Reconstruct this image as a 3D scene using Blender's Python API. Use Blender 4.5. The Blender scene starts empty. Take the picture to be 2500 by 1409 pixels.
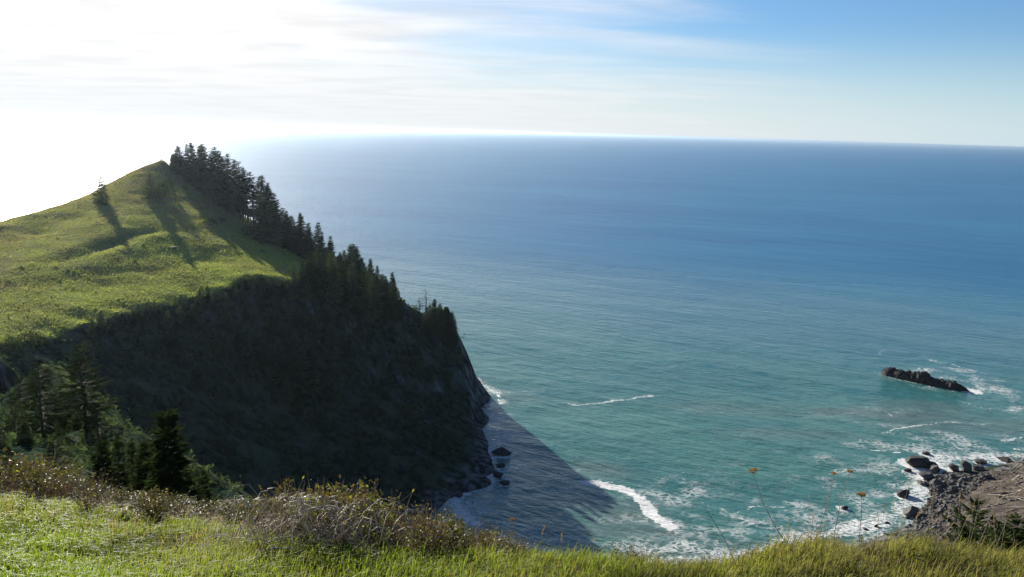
import bpy, math, random
import numpy as np
from mathutils import Vector, Matrix

random.seed(7)
rng = np.random.default_rng(7)
SC = bpy.context.scene
COL = SC.collection

# ------------------------------------------------------------------ camera
H = 121.0
F = 2050.0 / 2500.0            # focal length in image widths
PITCH, ROLL = math.radians(10.6), math.radians(1.76)
_a = math.pi / 2 - PITCH
_Rx = np.array([[1, 0, 0], [0, math.cos(_a), -math.sin(_a)], [0, math.sin(_a), math.cos(_a)]])
_Rz = np.array([[math.cos(ROLL), -math.sin(ROLL), 0], [math.sin(ROLL), math.cos(ROLL), 0], [0, 0, 1]])
CR = _Rx @ _Rz
cam_d = bpy.data.cameras.new('camera')
cam = bpy.data.objects.new('camera', cam_d)
COL.objects.link(cam)
cam_d.sensor_width = 36.0
cam_d.lens = 36.0 * F
cam_d.clip_start, cam_d.clip_end = 0.1, 500000.0
cam.matrix_world = Matrix([list(CR[0]) + [0], list(CR[1]) + [0], list(CR[2]) + [H], [0, 0, 0, 1]])
SC.camera = cam

# ------------------------------------------------------------------ sun and sky
SUN_AZ, SUN_EL = math.radians(-33.0), math.radians(20.0)
SUN = Vector((math.sin(SUN_AZ) * math.cos(SUN_EL), math.cos(SUN_AZ) * math.cos(SUN_EL), math.sin(SUN_EL)))
sun_d = bpy.data.lights.new('sun', 'SUN')
sun_d.energy, sun_d.angle, sun_d.color = 5.0, math.radians(0.53), (1.0, 0.95, 0.86)
sun = bpy.data.objects.new('sun', sun_d)
COL.objects.link(sun)
sun.rotation_euler = SUN.to_track_quat('Z', 'Y').to_euler()
sun.location = (-200, 300, 400)

W = bpy.data.worlds.new('World')
SC.world = W
W.use_nodes = True


def NT(tree):
    tree.nodes.clear()

    def n(t, **kw):
        nd = tree.nodes.new(t)
        for k, v in kw.items():
            if k.startswith('i_'):
                key = k[2:]
                nd.inputs[int(key) if key.isdigit() else key.replace('_', ' ')].default_value = v
            else:
                setattr(nd, k, v)
        return nd

    def l(a, b):
        tree.links.new(a, b)
    return n, l


def math_node(n, l, op, a, b=None, c=None, clamp=False):
    m = n('ShaderNodeMath', operation=op, use_clamp=clamp)
    for i, v in enumerate((a, b, c)):
        if v is None:
            continue
        if isinstance(v, (int, float)):
            m.inputs[i].default_value = v
        else:
            l(v, m.inputs[i])
    return m.outputs[0]


def mixcol(n, l, fac, a, b, mode='MIX'):
    m = n('ShaderNodeMix', data_type='RGBA', blend_type=mode)
    for sock, v in ((m.inputs[0], fac), (m.inputs[6], a), (m.inputs[7], b)):
        if isinstance(v, (int, float)):
            sock.default_value = v
        elif isinstance(v, tuple):
            sock.default_value = v if len(v) == 4 else v + (1,)
        else:
            l(v, sock)
    return m.outputs[2]


def smooth(n, l, v, lo, hi, a=0.0, b=1.0):
    m = n('ShaderNodeMapRange', interpolation_type='SMOOTHSTEP')
    l(v, m.inputs[0])
    for i, x in enumerate((lo, hi, a, b)):
        m.inputs[i + 1].default_value = x
    return m.outputs[0]


def build_world():
    n, l = NT(W.node_tree)
    out = n('ShaderNodeOutputWorld')
    bg = n('ShaderNodeBackground')
    bg.inputs[1].default_value = 0.055
    sky = n('ShaderNodeTexSky', sky_type='NISHITA')
    sky.sun_disc = False
    sky.sun_elevation, sky.sun_rotation = SUN_EL, SUN_AZ
    sky.altitude, sky.air_density, sky.dust_density, sky.ozone_density = 20, 1.0, 0.1, 6.0
    tc = n('ShaderNodeTexCoord')
    sep = n('ShaderNodeSeparateXYZ')
    l(tc.outputs['Generated'], sep.inputs[0])
    # thin high cloud on a plane overhead
    zc = math_node(n, l, 'MAXIMUM', math_node(n, l, 'ADD', sep.outputs[2], 0.06), 0.04)
    u = math_node(n, l, 'DIVIDE', sep.outputs[0], zc)
    v = math_node(n, l, 'DIVIDE', sep.outputs[1], zc)
    comb = n('ShaderNodeCombineXYZ')
    l(u, comb.inputs[0]); l(v, comb.inputs[1])
    mp = n('ShaderNodeMapping')
    mp.inputs['Rotation'].default_value = (0, 0, math.radians(18))
    mp.inputs['Scale'].default_value = (0.7, 1.2, 1)
    l(comb.outputs[0], mp.inputs[0])
    nz = n('ShaderNodeTexNoise')
    nz.inputs['Scale'].default_value = 0.55
    nz.inputs['Detail'].default_value = 7
    nz.inputs['Roughness'].default_value = 0.55
    nz.inputs['Distortion'].default_value = 0.6
    l(mp.outputs[0], nz.inputs[0])
    nz2 = n('ShaderNodeTexNoise')
    nz2.inputs['Scale'].default_value = 1.6
    nz2.inputs['Detail'].default_value = 6
    nz2.inputs['Distortion'].default_value = 0.3
    l(mp.outputs[0], nz2.inputs[0])
    dot = n('ShaderNodeVectorMath', operation='DOT_PRODUCT')
    l(tc.outputs['Generated'], dot.inputs[0])
    dot.inputs[1].default_value = SUN
    ds = dot.outputs['Value']
    # the cloud sheet lies towards the sun and thins out away from it
    side = n('ShaderNodeVectorMath', operation='DOT_PRODUCT')
    l(tc.outputs['Generated'], side.inputs[0])
    side.inputs[1].default_value = (-1.0, 0.25, 0.0)
    cover0 = math_node(n, l, 'MULTIPLY', math_node(n, l, 'SUBTRACT', sep.outputs[2], 0.07), -1.15)
    cover = math_node(n, l, 'ADD', math_node(n, l, 'MULTIPLY', side.outputs['Value'], 1.05), math_node(n, l, 'MULTIPLY', nz.outputs[0], 1.0))
    cover = math_node(n, l, 'ADD', cover, cover0)
    mask = smooth(n, l, cover, 0.34, 1.12)
    body = smooth(n, l, nz2.outputs[0], 0.30, 0.60, 0.87, 1.03)
    # forward scattering of the thin cloud: brighter towards the sun
    glow = smooth(n, l, ds, 0.1, 0.86, 0.0, 1.0)
    core = smooth(n, l, ds, 0.84, 1.0, 0.0, 1.0)
    br = math_node(n, l, 'ADD', 2.0, math_node(n, l, 'MULTIPLY', glow, 6.5))
    br = math_node(n, l, 'ADD', br, math_node(n, l, 'MULTIPLY', core, 1.2))
    br = math_node(n, l, 'MULTIPLY', br, body)
    cc = n('ShaderNodeVectorMath', operation='SCALE')
    cc.inputs[0].default_value = (0.99, 0.985, 0.985)
    l(br, cc.inputs['Scale'])
    col = mixcol(n, l, mask, mixcol(n, l, 1.0, sky.outputs[0], (0.94, 0.99, 1.03), 'MULTIPLY'), cc.outputs[0])
    # milky air low over the sea
    low = smooth(n, l, sep.outputs[2], -0.02, 0.13, 0.85, 0.0)
    col = mixcol(n, l, low, col, mixcol(n, l, glow, (4.5, 6.5, 7.5), (7.2, 7.5, 7.8)))
    l(col, bg.inputs[0])
    l(bg.outputs[0], out.inputs[0])


build_world()

VS = SC.view_settings
SC.display_settings.display_device = 'sRGB'
VS.view_transform, VS.look = 'Standard', 'None'
VS.exposure, VS.gamma, VS.use_curve_mapping = 1.1, 1.0, False
SC.cycles.max_bounces = 6
SC.cycles.diffuse_bounces = 3
SC.cycles.glossy_bounces = 2
SC.cycles.transmission_bounces = 3
SC.cycles.volume_bounces = 0
SC.cycles.sample_clamp_indirect = 6.0


# ------------------------------------------------------------------ helpers
def tag(o, label=None, cat=None, group=None, kind=None):
    if label: o['label'] = label
    if cat: o['category'] = cat
    if group: o['group'] = group
    if kind: o['kind'] = kind
    return o


def mesh_np(name, verts, faces, mat=None, smooth_shade=True, attrs=None):
    """faces: (N,3) or (N,4) integer array"""
    me = bpy.data.meshes.new(name)
    verts = np.asarray(verts, dtype=np.float32).reshape(-1, 3)
    faces = np.asarray(faces, dtype=np.int32)
    k = faces.shape[1]
    me.vertices.add(len(verts))
    me.vertices.foreach_set('co', verts.ravel())
    me.loops.add(faces.size)
    me.loops.foreach_set('vertex_index', faces.ravel())
    me.polygons.add(len(faces))
    me.polygons.foreach_set('loop_start', np.arange(0, faces.size, k, dtype=np.int32))
    me.polygons.foreach_set('use_smooth', np.full(len(faces), smooth_shade, dtype=bool))
    me.update(calc_edges=True)
    if attrs:
        for an, arr in attrs.items():
            at = me.attributes.new(an, 'FLOAT_COLOR', 'POINT')
            c = np.ones((len(verts), 4), dtype=np.float32)
            c[:, :arr.shape[1]] = arr
            at.data.foreach_set('color', c.ravel())
    if mat: me.materials.append(mat)
    return me


def obj(name, me, parent=None, loc=(0, 0, 0), rot=(0, 0, 0), scale=(1, 1, 1)):
    o = bpy.data.objects.new(name, me)
    COL.objects.link(o)
    o.location, o.rotation_euler, o.scale = loc, rot, scale
    if parent: o.parent = parent
    return o


def ray(px, py):
    return CR @ np.array([(px - 1250) / 2500.0, (704.5 - py) / 2500.0, -F])


def P(px, py, Y):
    d = ray(px, py)
    return np.array([0, 0, H]) + d * (Y / d[1])


def WA(px, py, z=0.0):
    d = ray(px, py)
    return np.array([0, 0, H]) + d * ((z - H) / d[2])


def _hash(ix, iy, seed):
    h = (ix.astype(np.int64) * 374761393 + iy.astype(np.int64) * 668265263 + seed * 974634777) & 0xFFFFFFFF
    h = ((h ^ (h >> 13)) * 1274126177) & 0xFFFFFFFF
    h = h ^ (h >> 16)
    return (h & 0xFFFFFF) / float(0xFFFFFF)


def vnoise(x, y, seed=0):
    x = np.asarray(x, float); y = np.asarray(y, float)
    ix, iy = np.floor(x), np.floor(y)
    fx, fy = x - ix, y - iy
    fx = fx * fx * fx * (fx * (fx * 6 - 15) + 10); fy = fy * fy * fy * (fy * (fy * 6 - 15) + 10)
    a, b = _hash(ix, iy, seed), _hash(ix + 1, iy, seed)
    c, d = _hash(ix, iy + 1, seed), _hash(ix + 1, iy + 1, seed)
    return (a * (1 - fx) + b * fx) * (1 - fy) + (c * (1 - fx) + d * fx) * fy * 1.0


def fbm(x, y, seed=0, octv=4, gain=0.5):
    s, a, t = 0.0, 1.0, 0.0
    x = np.asarray(x, float); y = np.asarray(y, float)
    for k in range(octv):
        s = s + a * (vnoise(x * 2 ** k + 17.3 * k, y * 2 ** k - 9.1 * k, seed + k * 7) - 0.5)
        t += a
        a *= gain
    return s / t * 2.0          # about -1..1


def sstep(v, lo, hi):
    t = np.clip((v - lo) / (hi - lo), 0, 1)
    return t * t * (3 - 2 * t)


def seg_dist(x, y, pts):
    """distance to a polyline and the running parameter of the nearest spot"""
    best = np.full(x.shape, 1e9); par = np.zeros(x.shape)
    m = len(pts) - 1
    for i in range(m):
        ax, ay = pts[i]; bx, by = pts[i + 1]
        dx, dy = bx - ax, by - ay
        t = np.clip(((x - ax) * dx + (y - ay) * dy) / (dx * dx + dy * dy + 1e-9), 0, 1)
        d = np.hypot(x - ax - t * dx, y - ay - t * dy)
        k = d < best
        best = np.where(k, d, best); par = np.where(k, (i + t) / m, par)
    return best, par


# ------------------------------------------------------------------ materials
def principled(name, col, rough=0.8, spec=0.3):
    m = bpy.data.materials.new(name)
    m.use_nodes = True
    n, l = NT(m.node_tree)
    out = n('ShaderNodeOutputMaterial')
    b = n('ShaderNodeBsdfPrincipled')
    b.inputs['Base Color'].default_value = (*col, 1)
    b.inputs['Roughness'].default_value = rough
    b.inputs['Specular IOR Level'].default_value = spec
    l(b.outputs[0], out.inputs[0])
    return m, n, l, b, out


def mat_noise(name, c1, c2, scale, rough=0.85, spec=0.2, bump=0.3, detail=6, c3=None):
    m, n, l, b, out = principled(name, c1, rough, spec)
    tc = n('ShaderNodeTexCoord')
    nz = n('ShaderNodeTexNoise')
    nz.inputs['Scale'].default_value = scale
    nz.inputs['Detail'].default_value = detail
    l(tc.outputs['Object'], nz.inputs[0])
    f = smooth(n, l, nz.outputs[0], 0.38, 0.64)
    c = mixcol(n, l, f, c1, c2)
    if c3:
        nz2 = n('ShaderNodeTexNoise')
        nz2.inputs['Scale'].default_value = scale * 4.3
        l(tc.outputs['Object'], nz2.inputs[0])
        c = mixcol(n, l, smooth(n, l, nz2.outputs[0], 0.5, 0.68), c, c3)
    l(c, b.inputs['Base Color'])
    if bump:
        bp = n('ShaderNodeBump')
        bp.inputs['Strength'].default_value = bump
        bp.inputs['Distance'].default_value = 0.5 / scale
        l(nz.outputs[0], bp.inputs['Height'])
        l(bp.outputs[0], b.inputs['Normal'])
    return m


def mat_leaf(name, base, trans=0.45, rough=0.45, spec=0.4, attr=None, var=0.35):
    """thin leaf: diffuse and gloss on the face, light coming through from behind"""
    m = bpy.data.materials.new(name)
    m.use_nodes = True
    n, l = NT(m.node_tree)
    out = n('ShaderNodeOutputMaterial')
    b = n('ShaderNodeBsdfPrincipled')
    b.inputs['Roughness'].default_value = rough
    b.inputs['Specular IOR Level'].default_value = spec
    tr = n('ShaderNodeBsdfTranslucent')
    if attr:
        a = n('ShaderNodeAttribute', attribute_name=attr)
        c = a.outputs['Color']
    else:
        geo = n('ShaderNodeNewGeometry')
        oi = n('ShaderNodeObjectInfo')
        r = math_node(n, l, 'ADD', math_node(n, l, 'MULTIPLY', geo.outputs['Random Per Island'], 0.7), math_node(n, l, 'MULTIPLY', oi.outputs['Random'], 0.5))
        lo = tuple(v * (1 - var) for v in base); hi = tuple(min(1, v * (1 + var)) for v in base)
        hi = (hi[0] * 1.15, hi[1], hi[2] * 0.85)
        c = mixcol(n, l, r, lo, hi)
    l(c, b.inputs['Base Color'])
    tc = mixcol(n, l, 1.0, c, (1.25, 1.3, 0.7), 'MULTIPLY')
    l(tc, tr.inputs[0])
    mx = n('ShaderNodeMixShader')
    mx.inputs[0].default_value = trans
    l(b.outputs[0], mx.inputs[1]); l(tr.outputs[0], mx.inputs[2])
    l(mx.outputs[0], out.inputs[0])
    return m


M_NEEDLE = mat_leaf('spruce_needles', (0.030, 0.056, 0.029), 0.32, 0.7, 0.0)
M_NEEDLE_NEAR = mat_leaf('near_spruce_needles', (0.034, 0.056, 0.020), 0.25, 0.7, 0.0)
M_NEEDLE_GREEN = mat_leaf('green_spruce_needles', (0.080, 0.120, 0.068), 0.30, 0.7, 0.0, var=0.5)
M_BARK = mat_noise('spruce_bark', (0.055, 0.045, 0.038), (0.11, 0.095, 0.08), 3.0, bump=0.5)
M_ROCK = mat_noise('dark_basalt', (0.030, 0.029, 0.030), (0.065, 0.060, 0.056), 0.6, 0.85, 0.25, 0.8, 8, (0.022, 0.022, 0.022))
M_BOULDER = mat_noise('grey_boulder', (0.060, 0.057, 0.055), (0.135, 0.126, 0.118), 0.5, 0.8, 0.3, 0.7, 8, (0.05, 0.048, 0.048))
M_SCRUB = mat_leaf('scrub_leaves', (0.048, 0.078, 0.044), 0.25, 0.7, 0.0, var=0.6)
M_DEADWOOD = mat_noise('bleached_wood', (0.30, 0.26, 0.21), (0.46, 0.41, 0.34), 6.0, 0.7, 0.3, 0.4)
M_SALAL = mat_leaf('glossy_shrub_leaves', (0.064, 0.074, 0.026), 0.38, 0.42, 0.18, var=0.5)
M_RUST = mat_leaf('rusty_fern_leaves', (0.085, 0.064, 0.038), 0.38, 0.6, 0.1, var=0.4)
M_YELLOW = mat_leaf('yellow_green_leaves', (0.17, 0.19, 0.022), 0.45, 0.5, 0.2, var=0.3)
M_TWIG = mat_noise('dry_twig', (0.32, 0.26, 0.19), (0.50, 0.43, 0.34), 12.0, 0.6, 0.35, 0.2)
M_DARKTWIG = mat_noise('brown_twig', (0.17, 0.12, 0.085), (0.30, 0.22, 0.16), 12.0, 0.7, 0.3, 0.2)
M_GRASS = mat_leaf('grass_blade', (0.1, 0.15, 0.03), 0.5, 0.5, 0.12, attr='tint')
M_UMBEL = mat_leaf('dry_umbel', (0.26, 0.155, 0.075), 0.4, 0.8, 0.1, var=0.25)
M_ORANGE = mat_leaf('orange_leaf', (0.70, 0.17, 0.05), 0.5, 0.5, 0.2, var=0.1)

# ------------------------------------------------------------------ big terrain
CP = []


def cp(px, py, Y, dz=0.0):
    p = P(px, py, Y); CP.append((p[0], p[1], p[2] + dz))


def cw(x, y, z):
    CP.append((x, y, z))


# crest of the headland under the conifers, then its bare nose
CREST = [(400, 392, 430), (440, 428, 428), (490, 462, 424), (560, 510, 414), (640, 568, 404), (720, 622, 396), (800, 676, 390), (880, 722, 385), (985, 738, 377), (1050, 778, 371), (1110, 806, 365)]
for c in CREST: cp(*c)
# skyline of the grass slope running down to the left
for c in [(320, 420, 418), (245, 466, 398), (160, 500, 375), (80, 525, 352), (0, 553, 330), (-120, 600, 305), (-300, 665, 280), (-500, 740, 260)]: cp(*c)
# just beyond the skyline the seaward side falls away
for x, y, z in [(-215, 445, 70), (-255, 400, 50), (-300, 350, 40), (-365, 300, 30), (-150, 455, 62), (-110, 440, 46), (-60, 410, 22), (-340, 410, -4), (-270, 470, -4), (-190, 495, -5), (-120, 475, -5), (-70, 445, -5), (-33, 405, -4), (-12, 385, -4), (-420, 340, -4), (-460, 500, -8), (-300, 560, -8), (-60, 520, -8), (0, 440, -6)]: cw(x, y, z)
# grass slope
for c in [(372, 470, 388), (320, 520, 356), (230, 545, 338), (450, 500, 384), (520, 530, 374), (440, 560, 349), (300, 590, 322), (180, 610, 306), (60, 650, 280), (560, 600, 340), (640, 620, 350), (500, 640, 322), (380, 670, 297), (250, 700, 278), (120, 740, 252), (0, 770, 234), (650, 660, 318), (-150, 800, 220), (160, 540, 352), (90, 575, 330), (0, 610, 300)]: cp(*c)
# brow of the shaded face
for c in [(-200, 880, 195), (0, 838, 212), (100, 822, 224), (200, 790, 241), (290, 768, 254), (380, 742, 267), (480, 726, 282), (540, 706, 292), (590, 680, 302), (650, 676, 308), (720, 690, 313), (790, 716, 322), (860, 742, 332), (950, 778, 343), (1030, 820, 352), (1095, 850, 357)]: cp(*c)
for c in [(0, 826, 217), (100, 810, 229), (200, 776, 247), (290, 754, 260), (380, 729, 273), (480, 714, 288), (540, 694, 298), (590, 669, 308), (650, 666, 314), (715, 680, 319)]: cp(*c)
# shaded face
for c in [(300, 860, 244), (400, 850, 256), (500, 850, 268), (600, 850, 283), (700, 850, 296), (800, 850, 308), (900, 870, 318), (1000, 880, 331), (1080, 900, 342), (1140, 920, 351),
          (250, 980, 215), (400, 980, 236), (500, 980, 250), (600, 990, 262), (700, 990, 274), (800, 990, 286), (900, 1000, 293), (1000, 1010, 303), (1080, 1010, 317), (1150, 1010, 333),
          (500, 1090, 228), (650, 1100, 246), (800, 1100, 261), (900, 1100, 270), (1000, 1100, 279), (1090, 1100, 291), (1160, 1090, 305),
          (1000, 1160, 267), (1100, 1170, 273), (1170, 1160, 283)]: cp(*c)
# waterline of the headland
SHORE = [(1190, 985), (1172, 1000), (1178, 1045), (1190, 1085), (1196, 1120), (1200, 1150), (1196, 1182), (1150, 1196), (1088, 1218)]
for s in SHORE:
    w = WA(*s); cw(w[0] - 1.5, w[1], 1.0); cw(w[0] + 12, w[1] - 3, -5)
p = P(1166, 930, 368); cw(p[0], p[1], p[2])
p = P(1138, 862, 367); cw(p[0], p[1], p[2])
# cove and ravine below the face
for x, y, z in [(-22, 256, 0.5), (-45, 243, 5), (-70, 215, 16), (-88, 185, 34), (-102, 165, 50), (-125, 158, 60), (-16, 246, -3)]: cw(x, y, z)
# near spur at the left: neck that joins the viewer's hill to the headland
for c in [(0, 905, 165), (100, 900, 160), (0, 1000, 112), (0, 1075, 72), (150, 870, 172), (200, 960, 146), (240, 1010, 132), (300, 1050, 124), (360, 1088, 118), (450, 1140, 112), (535, 1198, 106), (150, 1040, 108), (150, 1110, 72), (300, 1120, 85), (380, 1160, 78), (-200, 1000, 130), (-200, 1100, 80), (-400, 1000, 160)]: cp(*c)
for x, y, z in [(-92, 143, 66), (-74, 138, 58), (-58, 150, 42), (-40, 125, 58), (-30, 140, 42), (-30, 95, 74), (-20, 110, 55), (-10, 175, 24), (-12, 215, 8)]: cw(x, y, z)
# the viewer's hill, falling to the beach
for x in (-60, -30, -12, 0, 12, 30, 60, 120, 200):
    cw(x, -30, 124); cw(x, 0, 117.6 - abs(x) * 0.02)
    cw(x, 10, 114.6 - abs(x) * 0.02)
for x, y, z in [(-30, 25, 109), (-14, 25, 107), (0, 22, 106), (14, 20, 106), (40, 22, 105), (100, 25, 104), (-25, 50, 96), (-10, 50, 90), (8, 50, 86), (40, 50, 86), (90, 60, 82), (170, 60, 84),
                (-5, 90, 66), (20, 95, 62), (60, 95, 60), (120, 100, 60), (20, 145, 36), (60, 145, 34), (110, 145, 36), (170, 140, 48), (240, 140, 60), (15, 190, 12), (55, 190, 10), (100, 190, 13), (140, 195, 20), (190, 190, 36), (260, 190, 52)]: cw(x, y, z)
# beach, the brown toe of the slide at the right, sea bed
for s, z in [((1250, 1370), 0.3), ((1500, 1385), 0.4), ((1700, 1385), 0.5), ((1900, 1370), 0.6), ((2100, 1345), 0.6), ((2240, 1290), 0.8), ((2270, 1240), 0.8), ((2290, 1190), 1.0), ((2285, 1170), 1.2), ((2340, 1162), 1.0), ((2440, 1150), 1.2), ((2500, 1132), 1.2)]:
    w = WA(s[0], s[1]); cw(w[0], w[1], z)
for c in [(2330, 1215, 0), (2375, 1180, 0)]:
    w = WA(c[0], c[1], 2.5); cw(w[0], w[1], 2.5)
for c in [(2385, 1195, 264), (2450, 1180, 270), (2500, 1170, 271), (2420, 1240, 245), (2500, 1230, 250), (2400, 1290, 226), (2500, 1300, 222)]: cp(*c)
for s in [(1300, 1300), (1500, 1320), (1700, 1320), (1900, 1310), (2080, 1270), (2190, 1200), (2200, 1140), (2250, 1130), (2320, 1115), (2440, 1105)]:
    w = WA(s[0], s[1]); cw(w[0], w[1], -3)
for x, y, z in [(30, 300, -6), (60, 270, -6), (100, 300, -6), (150, 340, -6), (220, 360, -6), (300, 330, 2), (340, 300, 18), (340, 250, 40), (300, 380, -6), (100, 450, -8), (300, 480, -8), (200, 560, -8), (400, 560, -8), (420, 380, -6), (60, 380, -8)]: cw(x, y, z)

CPA = np.array(CP)
_n = len(CPA)


def _kern(r2): return np.sqrt(r2 + 3.0)


_K = _kern(((CPA[:, None, :2] - CPA[None, :, :2]) ** 2).sum(-1)) - np.eye(_n) * 0.4
_A = np.zeros((_n + 3, _n + 3))
_A[:_n, :_n] = _K
_A[:_n, _n:] = np.c_[np.ones(_n), CPA[:, :2] / 100]
_A[_n:, :_n] = _A[:_n, _n:].T
_SOL = np.linalg.solve(_A, np.r_[CPA[:, 2], 0, 0, 0])


def base_height(x, y):
    x = np.asarray(x, float).ravel(); y = np.asarray(y, float).ravel()
    o = np.empty(len(x))
    for i in range(0, len(x), 20000):
        a, b = x[i:i + 20000], y[i:i + 20000]
        k = _kern((a[:, None] - CPA[None, :, 0]) ** 2 + (b[:, None] - CPA[None, :, 1]) ** 2)
        o[i:i + 20000] = k @ _SOL[:_n] + _SOL[_n] + _SOL[_n + 1] * a / 100 + _SOL[_n + 2] * b / 100
    return o


TX0, TX1, TY0, TY1, TS = -360.0, 330.0, -36.0, 520.0, 1.5
txs = np.arange(TX0, TX1 + .1, TS); tys = np.arange(TY0, TY1 + .1, TS)
TGX, TGY = np.meshgrid(txs, tys)
TZ = base_height(TGX, TGY).reshape(TGX.shape)
gy, gx = np.gradient(TZ, TS)
slope = np.hypot(gx, gy)
steep = sstep(slope, 0.45, 1.0)
near = 1 - sstep(np.hypot(TGX, TGY), 20, 40)
land = sstep(TZ, -2.0, 4.0)
RIB = [P(*c)[:2] for c in [(560, 705, 296), (600, 760, 288), (640, 830, 282), (690, 900, 280), (750, 960, 279), (800, 1040, 273)]]
rd, rp = seg_dist(TGX, TGY, RIB)
TZ = TZ + 4.5 * np.exp(-(rd / 6.0) ** 2) * np.sin(np.pi * np.clip(rp, .03, .97))
RIB2 = [P(*c)[:2] for c in [(480, 740, 278), (500, 800, 270), (540, 870, 264), (600, 960, 262)]]
rd, rp = seg_dist(TGX, TGY, RIB2)
TZ = TZ + 3.0 * np.exp(-(rd / 5.0) ** 2) * np.sin(np.pi * np.clip(rp, .03, .97))
SPUR = [P(*c)[:2] for c in [(90, 862, 168), (170, 905, 156), (240, 1010, 132), (300, 1050, 124), (360, 1088, 118), (450, 1140, 112), (535, 1198, 106)]]
spd, spp = seg_dist(TGX, TGY, SPUR)
TZ = TZ + 1.0 * np.exp(-(spd / 3.0) ** 2) + 0.0
slide = sstep(TGX, 120, 138) * sstep(TGY, 195, 215) * sstep(TZ, 0.5, 3)
TZ = TZ + slide * (1.5 * fbm(TGX / 9, TGY / 9, 131, 4, .6) - 1.2 * np.abs(fbm(TGX / 14, TGY / 5, 137, 3)))
rough_a = (0.35 + 3.2 * steep) * land * (1 - near)
TZ = TZ + rough_a * fbm(TGX / 16, TGY / 16, 3, 5, 0.55) * 1.2
# gullies and ribs on the steep ground, along the fall line
ang = np.arctan2(gy, gx)
ridge = np.abs(fbm(TGX / 9 + 0.02 * TZ, TGY / 26, 21, 4, 0.55))
TZ = TZ - steep * land * (1 - near) * (ridge * 6.5 - 1.6)
# hummocks and terracettes on the turf
TZ = TZ + (1 - steep) * land * (1 - near) * (0.30 * fbm(TGX / 12, TGY / 7, 11, 4, 0.6) + 0.09 * np.sin(TZ * 2.2 + 2 * fbm(TGX / 25, TGY / 25, 5, 3)))
# the hollow across the turf that runs down to the left
HOL = [P(*c)[:2] for c in [(90, 655, 282), (230, 612, 308), (330, 578, 332), (430, 548, 352)]]
hd, hp = seg_dist(TGX, TGY, HOL)
TZ = TZ + 1.4 * np.exp(-((hd - 6) / 6.0) ** 2) * np.sin(np.pi * np.clip(hp, 0.02, .98)) * (TGY > 0)
TZ = TZ - 1.5 * np.exp(-(hd / 8.0) ** 2) * np.sin(np.pi * np.clip(hp, 0.02, .98))
TZ = np.minimum(TZ, 117.2 - 0.33 * np.clip(TGY, -9, 400) + 4 * sstep(np.abs(TGX), 25, 60) + 400 * sstep(TGY, 15, 60))


def height(x, y):
    fx = (np.asarray(x, float) - TX0) / TS; fy = (np.asarray(y, float) - TY0) / TS
    ix = np.clip(np.floor(fx).astype(int), 0, TZ.shape[1] - 2); iy = np.clip(np.floor(fy).astype(int), 0, TZ.shape[0] - 2)
    a, b = fx - ix, fy - iy
    return (TZ[iy, ix] * (1 - a) + TZ[iy, ix + 1] * a) * (1 - b) + (TZ[iy + 1, ix] * (1 - a) + TZ[iy + 1, ix + 1] * a) * b


gy, gx = np.gradient(TZ, TS)
slope2 = np.hypot(gx, gy)
n1 = fbm(TGX / 20, TGY / 20, 31, 4)
n2 = fbm(TGX / 5, TGY / 5, 37, 3)
BROW = [P(*c)[:2] for c in [(-200, 880, 195), (0, 838, 212), (100, 822, 224), (200, 790, 241), (290, 768, 254), (380, 742, 267), (480, 726, 282), (540, 706, 292), (590, 680, 302), (650, 676, 308), (720, 690, 313), (800, 690, 345), (985, 738, 377)]]
browy = np.interp(TGX, [b[0] for b in BROW], [b[1] for b in BROW])
turf = sstep(TGY - browy + 2.2 * n2, -2, 1.5) * (1 - sstep(slope2 + 0.2 * n2, 0.75, 1.1)) * (TGY > 150) * (TGX < -20)
rock = sstep(slope2 + 0.35 * n2 - 0.02 * np.clip(TZ, 0, 40), 0.9, 1.5) * (TGX < 20) + .75 * sstep(TGX + .6 * TZ, -45, -15) * sstep(slope2 + .4 * n2, .6, 1.0) * (TGX < 20) * (TGY > 240) * sstep(n1 + .5 * n2, -.35, .25) + (1 - sstep(TZ + 2 * n2, 1.0, 3.5))
soil = sstep(TGX, 120, 135) * sstep(TGY, 200, 215) * sstep(TZ + 2 * n1, 1.5, 3)
brown = np.clip(0.22 + 0.6 * n1 + 0.75 * sstep(-TGX + .25 * (TGY - 300), 118, 190), 0, 1)
turf = np.maximum(turf, (1 - sstep(spd + 2.5 * n2, 0.3, 2.0)) * .5 * sstep(n1, -.3, .2))
mask = np.stack([turf, np.clip(rock, 0, 1), soil], -1).reshape(-1, 3)
tint = np.stack([brown, np.clip(0.5 + 0.5 * n2, 0, 1), 0 * brown], -1).reshape(-1, 3)
NY, NX = TZ.shape
idx = np.arange(NY * NX).reshape(NY, NX)
quads = np.stack([idx[:-1, :-1], idx[:-1, 1:], idx[1:, 1:], idx[1:, :-1]], -1).reshape(-1, 4)
zq = TZ.ravel()[quads].max(1)
quads = quads[zq > -3.0]
used = np.unique(quads)
remap = np.full(NY * NX, -1); remap[used] = np.arange(len(used))
TV = np.stack([TGX, TGY, TZ], -1).reshape(-1, 3)[used]


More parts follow.
